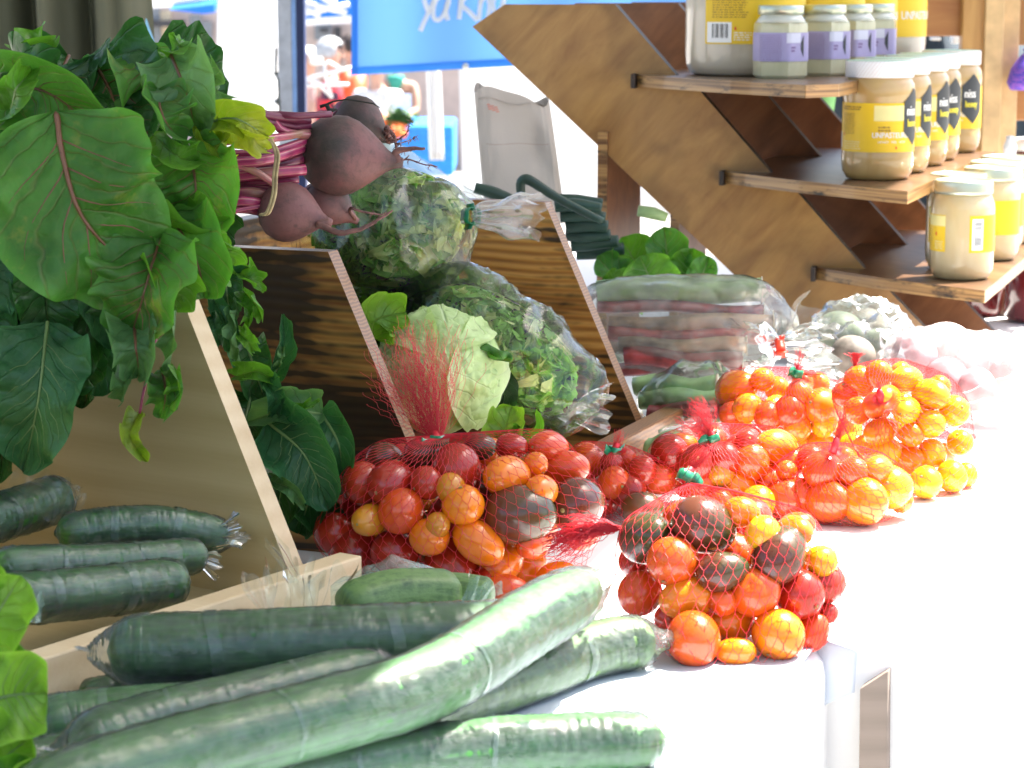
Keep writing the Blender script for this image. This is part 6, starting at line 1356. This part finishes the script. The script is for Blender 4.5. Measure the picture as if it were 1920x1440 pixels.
# ---- bag 2: the nearest bag
B2c = Vector(((1364-960)/F*1.61, 1.592, .053)); N2 = 'nearest sunlit net bag'
L2 = [(1213, 1008, 92, 84, 40, 'p', 'k'), (1262, 1053, 90, 86, 0, 's', 'v'), (1320, 985, 140, 90, -25, 'p', 'k'), (1353, 1072, 92, 66, 15, 'd', 'k'), (1462, 1040, 104, 86, 45, 'd', 'k'), (1290, 1121, 100, 68, 14, 'e', 'o'), (1200, 1112, 76, 88, 0, 's', 'v'), (1415, 1110, 84, 84, 0, 's', 'v'), (1500, 1115, 84, 86, 0, 's', 'r'),
      (1545, 1092, 72, 76, 0, 's', 'r'), (1372, 1168, 84, 64, -10, 'e', 'o'), (1300, 1198, 90, 92, 0, 's', 'v'), (1460, 1190, 88, 86, 0, 's', 'o'), (1380, 1222, 74, 46, 0, 'e', 'o'), (1522, 1185, 56, 80, 60, 'p', 'v'), (1552, 1150, 36, 50, 0, 's', 'r'), (1540, 1052, 60, 54, 0, 's', 'y'), (1355, 1128, 50, 56, 0, 's', 'v'), (1430, 1000, 70, 60, 0, 's', 'y'),
      (1490, 995, 60, 50, 0, 'e', 'o'), (1255, 1160, 50, 60, 0, 's', 'r'), (1390, 960, 90, 50, 0, 'p', 'o')]
R2 = (.079, .060, .053)
cs, rs = fill(N2, B2c, R2, L2, 14, (('r', 3), ('v', 4), ('o', 3), ('y', 1)), 2)
k2 = at(1284, 893, 1.60)
net('nearest red net bag of mixed tomatoes, standing on the leaf print cloth', B2c, cs, rs, k2, 46, [(at(1330, 838, 1.605)-k2, .030, .006, 50, .0006)], tape_dir=(at(1290, 880, 1.602)-k2), seed=7)
# the nearest bag's other end: dense fringe lying to the left over the large bag
m = MB(); rg = random.Random(9); k2b = at(1165, 990, 1.60)
for k in range(130):
    a, b = rg.gauss(0, .35), rg.gauss(0, .3); P_ = []; ph = rg.uniform(0, 6); e = at(1035+rg.uniform(-22, 40), 1015+a*60, 1.625+b*.01)
    for i in range(12):
        s = i/11; P_.append(k2b.lerp(e, s)+Vector((0, -.012*math.sin(s*3.1), .006*math.sin(s*3.1)))+Vector((math.sin(s*17+ph), math.cos(s*13+ph)*.4, math.cos(s*21+ph)))*.0011)
    strand_mesh(m, P_, .00028)
nb2 = [o for o in COL.objects if o.name.startswith('net_bag') and o.get('label', '').startswith('nearest red')][0]
m.build('loose_fringe', net_m, nb2)
# ---- bag 3: small dark one squeezed between
B3c = Vector(((1165-960)/F*2.0, 2.0, .030)); N3 = 'small net bag behind the large one'
L3_ = [(1100, 865, 64, 70, 0, 's', 'v'), (1152, 905, 60, 54, 0, 's', 'v'), (1135, 940, 46, 60, 0, 's', 'r'), (1180, 920, 62, 56, 0, 's', 'r'), (1205, 882, 56, 50, 0, 's', 'r'), (1238, 898, 62, 50, 0, 'p', 'v'), (1205, 955, 80, 56, 0, 'p', 'k'), (1110, 920, 40, 50, 0, 's', 'r')]
cs, rs = fill(N3, B3c, (.046, .045, .031), L3_, 8, (('r', 4), ('v', 2)), 3, (.011, .014))
k3 = at(1152, 846, 1.985)
net('small red net bag of dark red tomatoes squeezed behind the large shaded bag', B3c, cs, rs, k3, 40, [(at(1165, 808, 1.985)-k3, .020, .006, 36, .0005)], tape_dir=(.2, 0, 1), seed=11)
# ---- bag 4
B4c = Vector(((1362-960)/F*2.02, 2.02, .041)); N4 = 'middle net bag half in sunlight'
L4 = [(1256, 850, 70, 64, 0, 's', 'r'), (1312, 868, 66, 66, 0, 's', 'r'), (1318, 905, 60, 56, 0, 's', 'v'), (1382, 912, 70, 62, 0, 's', 'o'), (1408, 866, 64, 62, 0, 's', 'v'), (1455, 838, 76, 58, -10, 'e', 'o'), (1480, 868, 56, 56, 0, 's', 'o'), (1360, 860, 56, 56, 0, 's', 'r'), (1352, 888, 50, 44, 0, 's', 'g'), (1440, 905, 60, 60, 0, 's', 'v'), (1475, 935, 70, 66, 0, 's', 'v'), (1420, 945, 60, 60, 0, 's', 'o'), (1350, 945, 54, 50, 0, 's', 'v'), (1400, 828, 60, 40, 0, 's', 'r')]
cs, rs = fill(N4, B4c, (.066, .050, .041), L4, 14, (('r', 2), ('v', 4), ('o', 3)), 4, (.011, .015))
k4 = at(1338, 822, 1.985)
net('middle red net bag of tomatoes with a bushy upright fringe, half in sunlight', B4c, cs, rs, k4, 46, [(at(1300, 745, 1.99)-k4, .040, .014, 90, .0012), (at(1262, 785, 1.99)-k4, .038, .008, 40, .0010)], tape_dir=(-.4, 0, 1), seed=13)
# ---- bag 5
B5c = Vector(((1582-960)/F*1.995, 1.985, .032)); N5 = 'low blazing net bag'
L5 = [(1542, 882, 66, 66, 0, 's', 'v'), (1555, 940, 76, 70, 15, 'p', 'v'), (1622, 940, 80, 76, 0, 's', 'o'), (1672, 915, 74, 70, -50, 'p', 'y'), (1600, 888, 60, 56, 0, 's', 'v'), (1645, 880, 56, 46, 0, 'e', 'o'), (1500, 930, 60, 60, 0, 's', 'v'), (1690, 940, 40, 60, 0, 's', 'o')]
cs, rs = fill(N5, B5c, (.064, .040, .032), L5, 8, (('v', 3), ('o', 3)), 5, (.012, .016))
k5 = at(1565, 838, 1.955)
net('low red net bag of plump orange tomatoes blazing in the sun beside the table edge', B5c, cs, rs, k5, 42, [(at(1582, 775, 1.96)-k5, .032, .006, 56, .0006)], seed=17)
# ---- bag 6
B6c = Vector(((1478-960)/F*2.26, 2.25, .045)); N6 = 'net bag beside the rhubarb'
L6 = [(1382, 730, 62, 70, 30, 'p', 'o'), (1402, 765, 50, 56, 0, 's', 'o'), (1430, 712, 50, 40, 0, 's', 'o'), (1482, 772, 56, 60, 0, 's', 'v'), (1545, 765, 80, 64, -30, 'e', 'o'), (1546, 795, 46, 46, 0, 's', 'y'), (1534, 832, 58, 40, 0, 'e', 'y'), (1495, 802, 48, 46, 0, 's', 'o'), (1590, 805, 54, 48, 0, 's', 'y'), (1600, 840, 50, 50, 0, 's', 'y'), (1440, 780, 56, 50, 0, 's', 'v'), (1370, 775, 40, 44, 0, 's', 'v'), (1590, 765, 50, 56, 0, 'e', 'o'), (1500, 738, 50, 46, 0, 's', 'o')]
cs, rs = fill(N6, B6c, (.070, .050, .045), L6, 14, (('v', 2), ('o', 4), ('y', 2)), 6, (.011, .015))
k6 = at(1495, 700, 2.22)
net('red net bag of orange tomatoes behind the middle bag, its knot against the rhubarb bag', B6c, cs, rs, k6, 46, [(at(1503, 655, 2.22)-k6, .024, .007, 46, .0005), (at(1545, 705, 2.22)-k6, .026, .006, 40, .0005)], tape_dir=(.2, 0, 1), seed=19)
# ---- bag 7
B7c = Vector(((1695-960)/F*2.16, 2.135, .056)); N7 = 'farthest right net bag'
L7 = [(1612, 715, 52, 52, 0, 's', 'o'), (1648, 702, 48, 46, 0, 's', 'o'), (1700, 710, 56, 42, -10, 'e', 'y'), (1585, 740, 50, 44, 0, 's', 'v'), (1608, 770, 46, 46, 0, 's', 'o'), (1745, 740, 60, 50, 0, 'e', 'y'), (1650, 810, 58, 44, 10, 'e', 'o'), (1665, 850, 60, 48, -10, 'e', 'y'), (1700, 862, 62, 50, 10, 'e', 'o'), (1748, 850, 50, 48, 0, 's', 'y'), (1736, 904, 54, 52, 0, 's', 'y'), (1785, 893, 54, 52, 0, 's', 'y'),
      (1745, 795, 54, 48, 0, 's', 'y'), (1790, 770, 50, 56, 0, 's', 'y'), (1800, 830, 44, 50, 0, 's', 'y'), (1700, 770, 50, 44, 0, 'e', 'y'), (1640, 760, 46, 44, 0, 's', 'o'), (1812, 890, 40, 48, 0, 's', 'y'), (1665, 745, 46, 40, 0, 'e', 'y'), (1710, 815, 46, 40, 0, 's', 'o')]
cs, rs = fill(N7, B7c, (.068, .060, .056), L7, 18, (('y', 5), ('o', 3)), 7, (.0105, .013))
k7 = at(1652, 745, 2.085)
net('big red net bag of small yellow orange tomatoes, farthest right in the sun', B7c, cs, rs, k7, 54, [(at(1640, 700, 2.08)-k7, .018, .004, 24, .0004)], seed=23)
m = MB(); kk = at(1603, 690, 2.15)
for k in range(40):
    P_ = [kk+Vector((rg.gauss(0, .5)*.008*s, 0, .014*s))+Vector((math.sin(s*9+k), 0, math.cos(s*8+k)))*.0005 for s in (0, .25, .5, .75, 1)]; strand_mesh(m, P_)
nb7 = [o for o in COL.objects if o.get('label', '').startswith('big red net bag of small')][0]; m.build('loose_fringe', net_m, nb7)
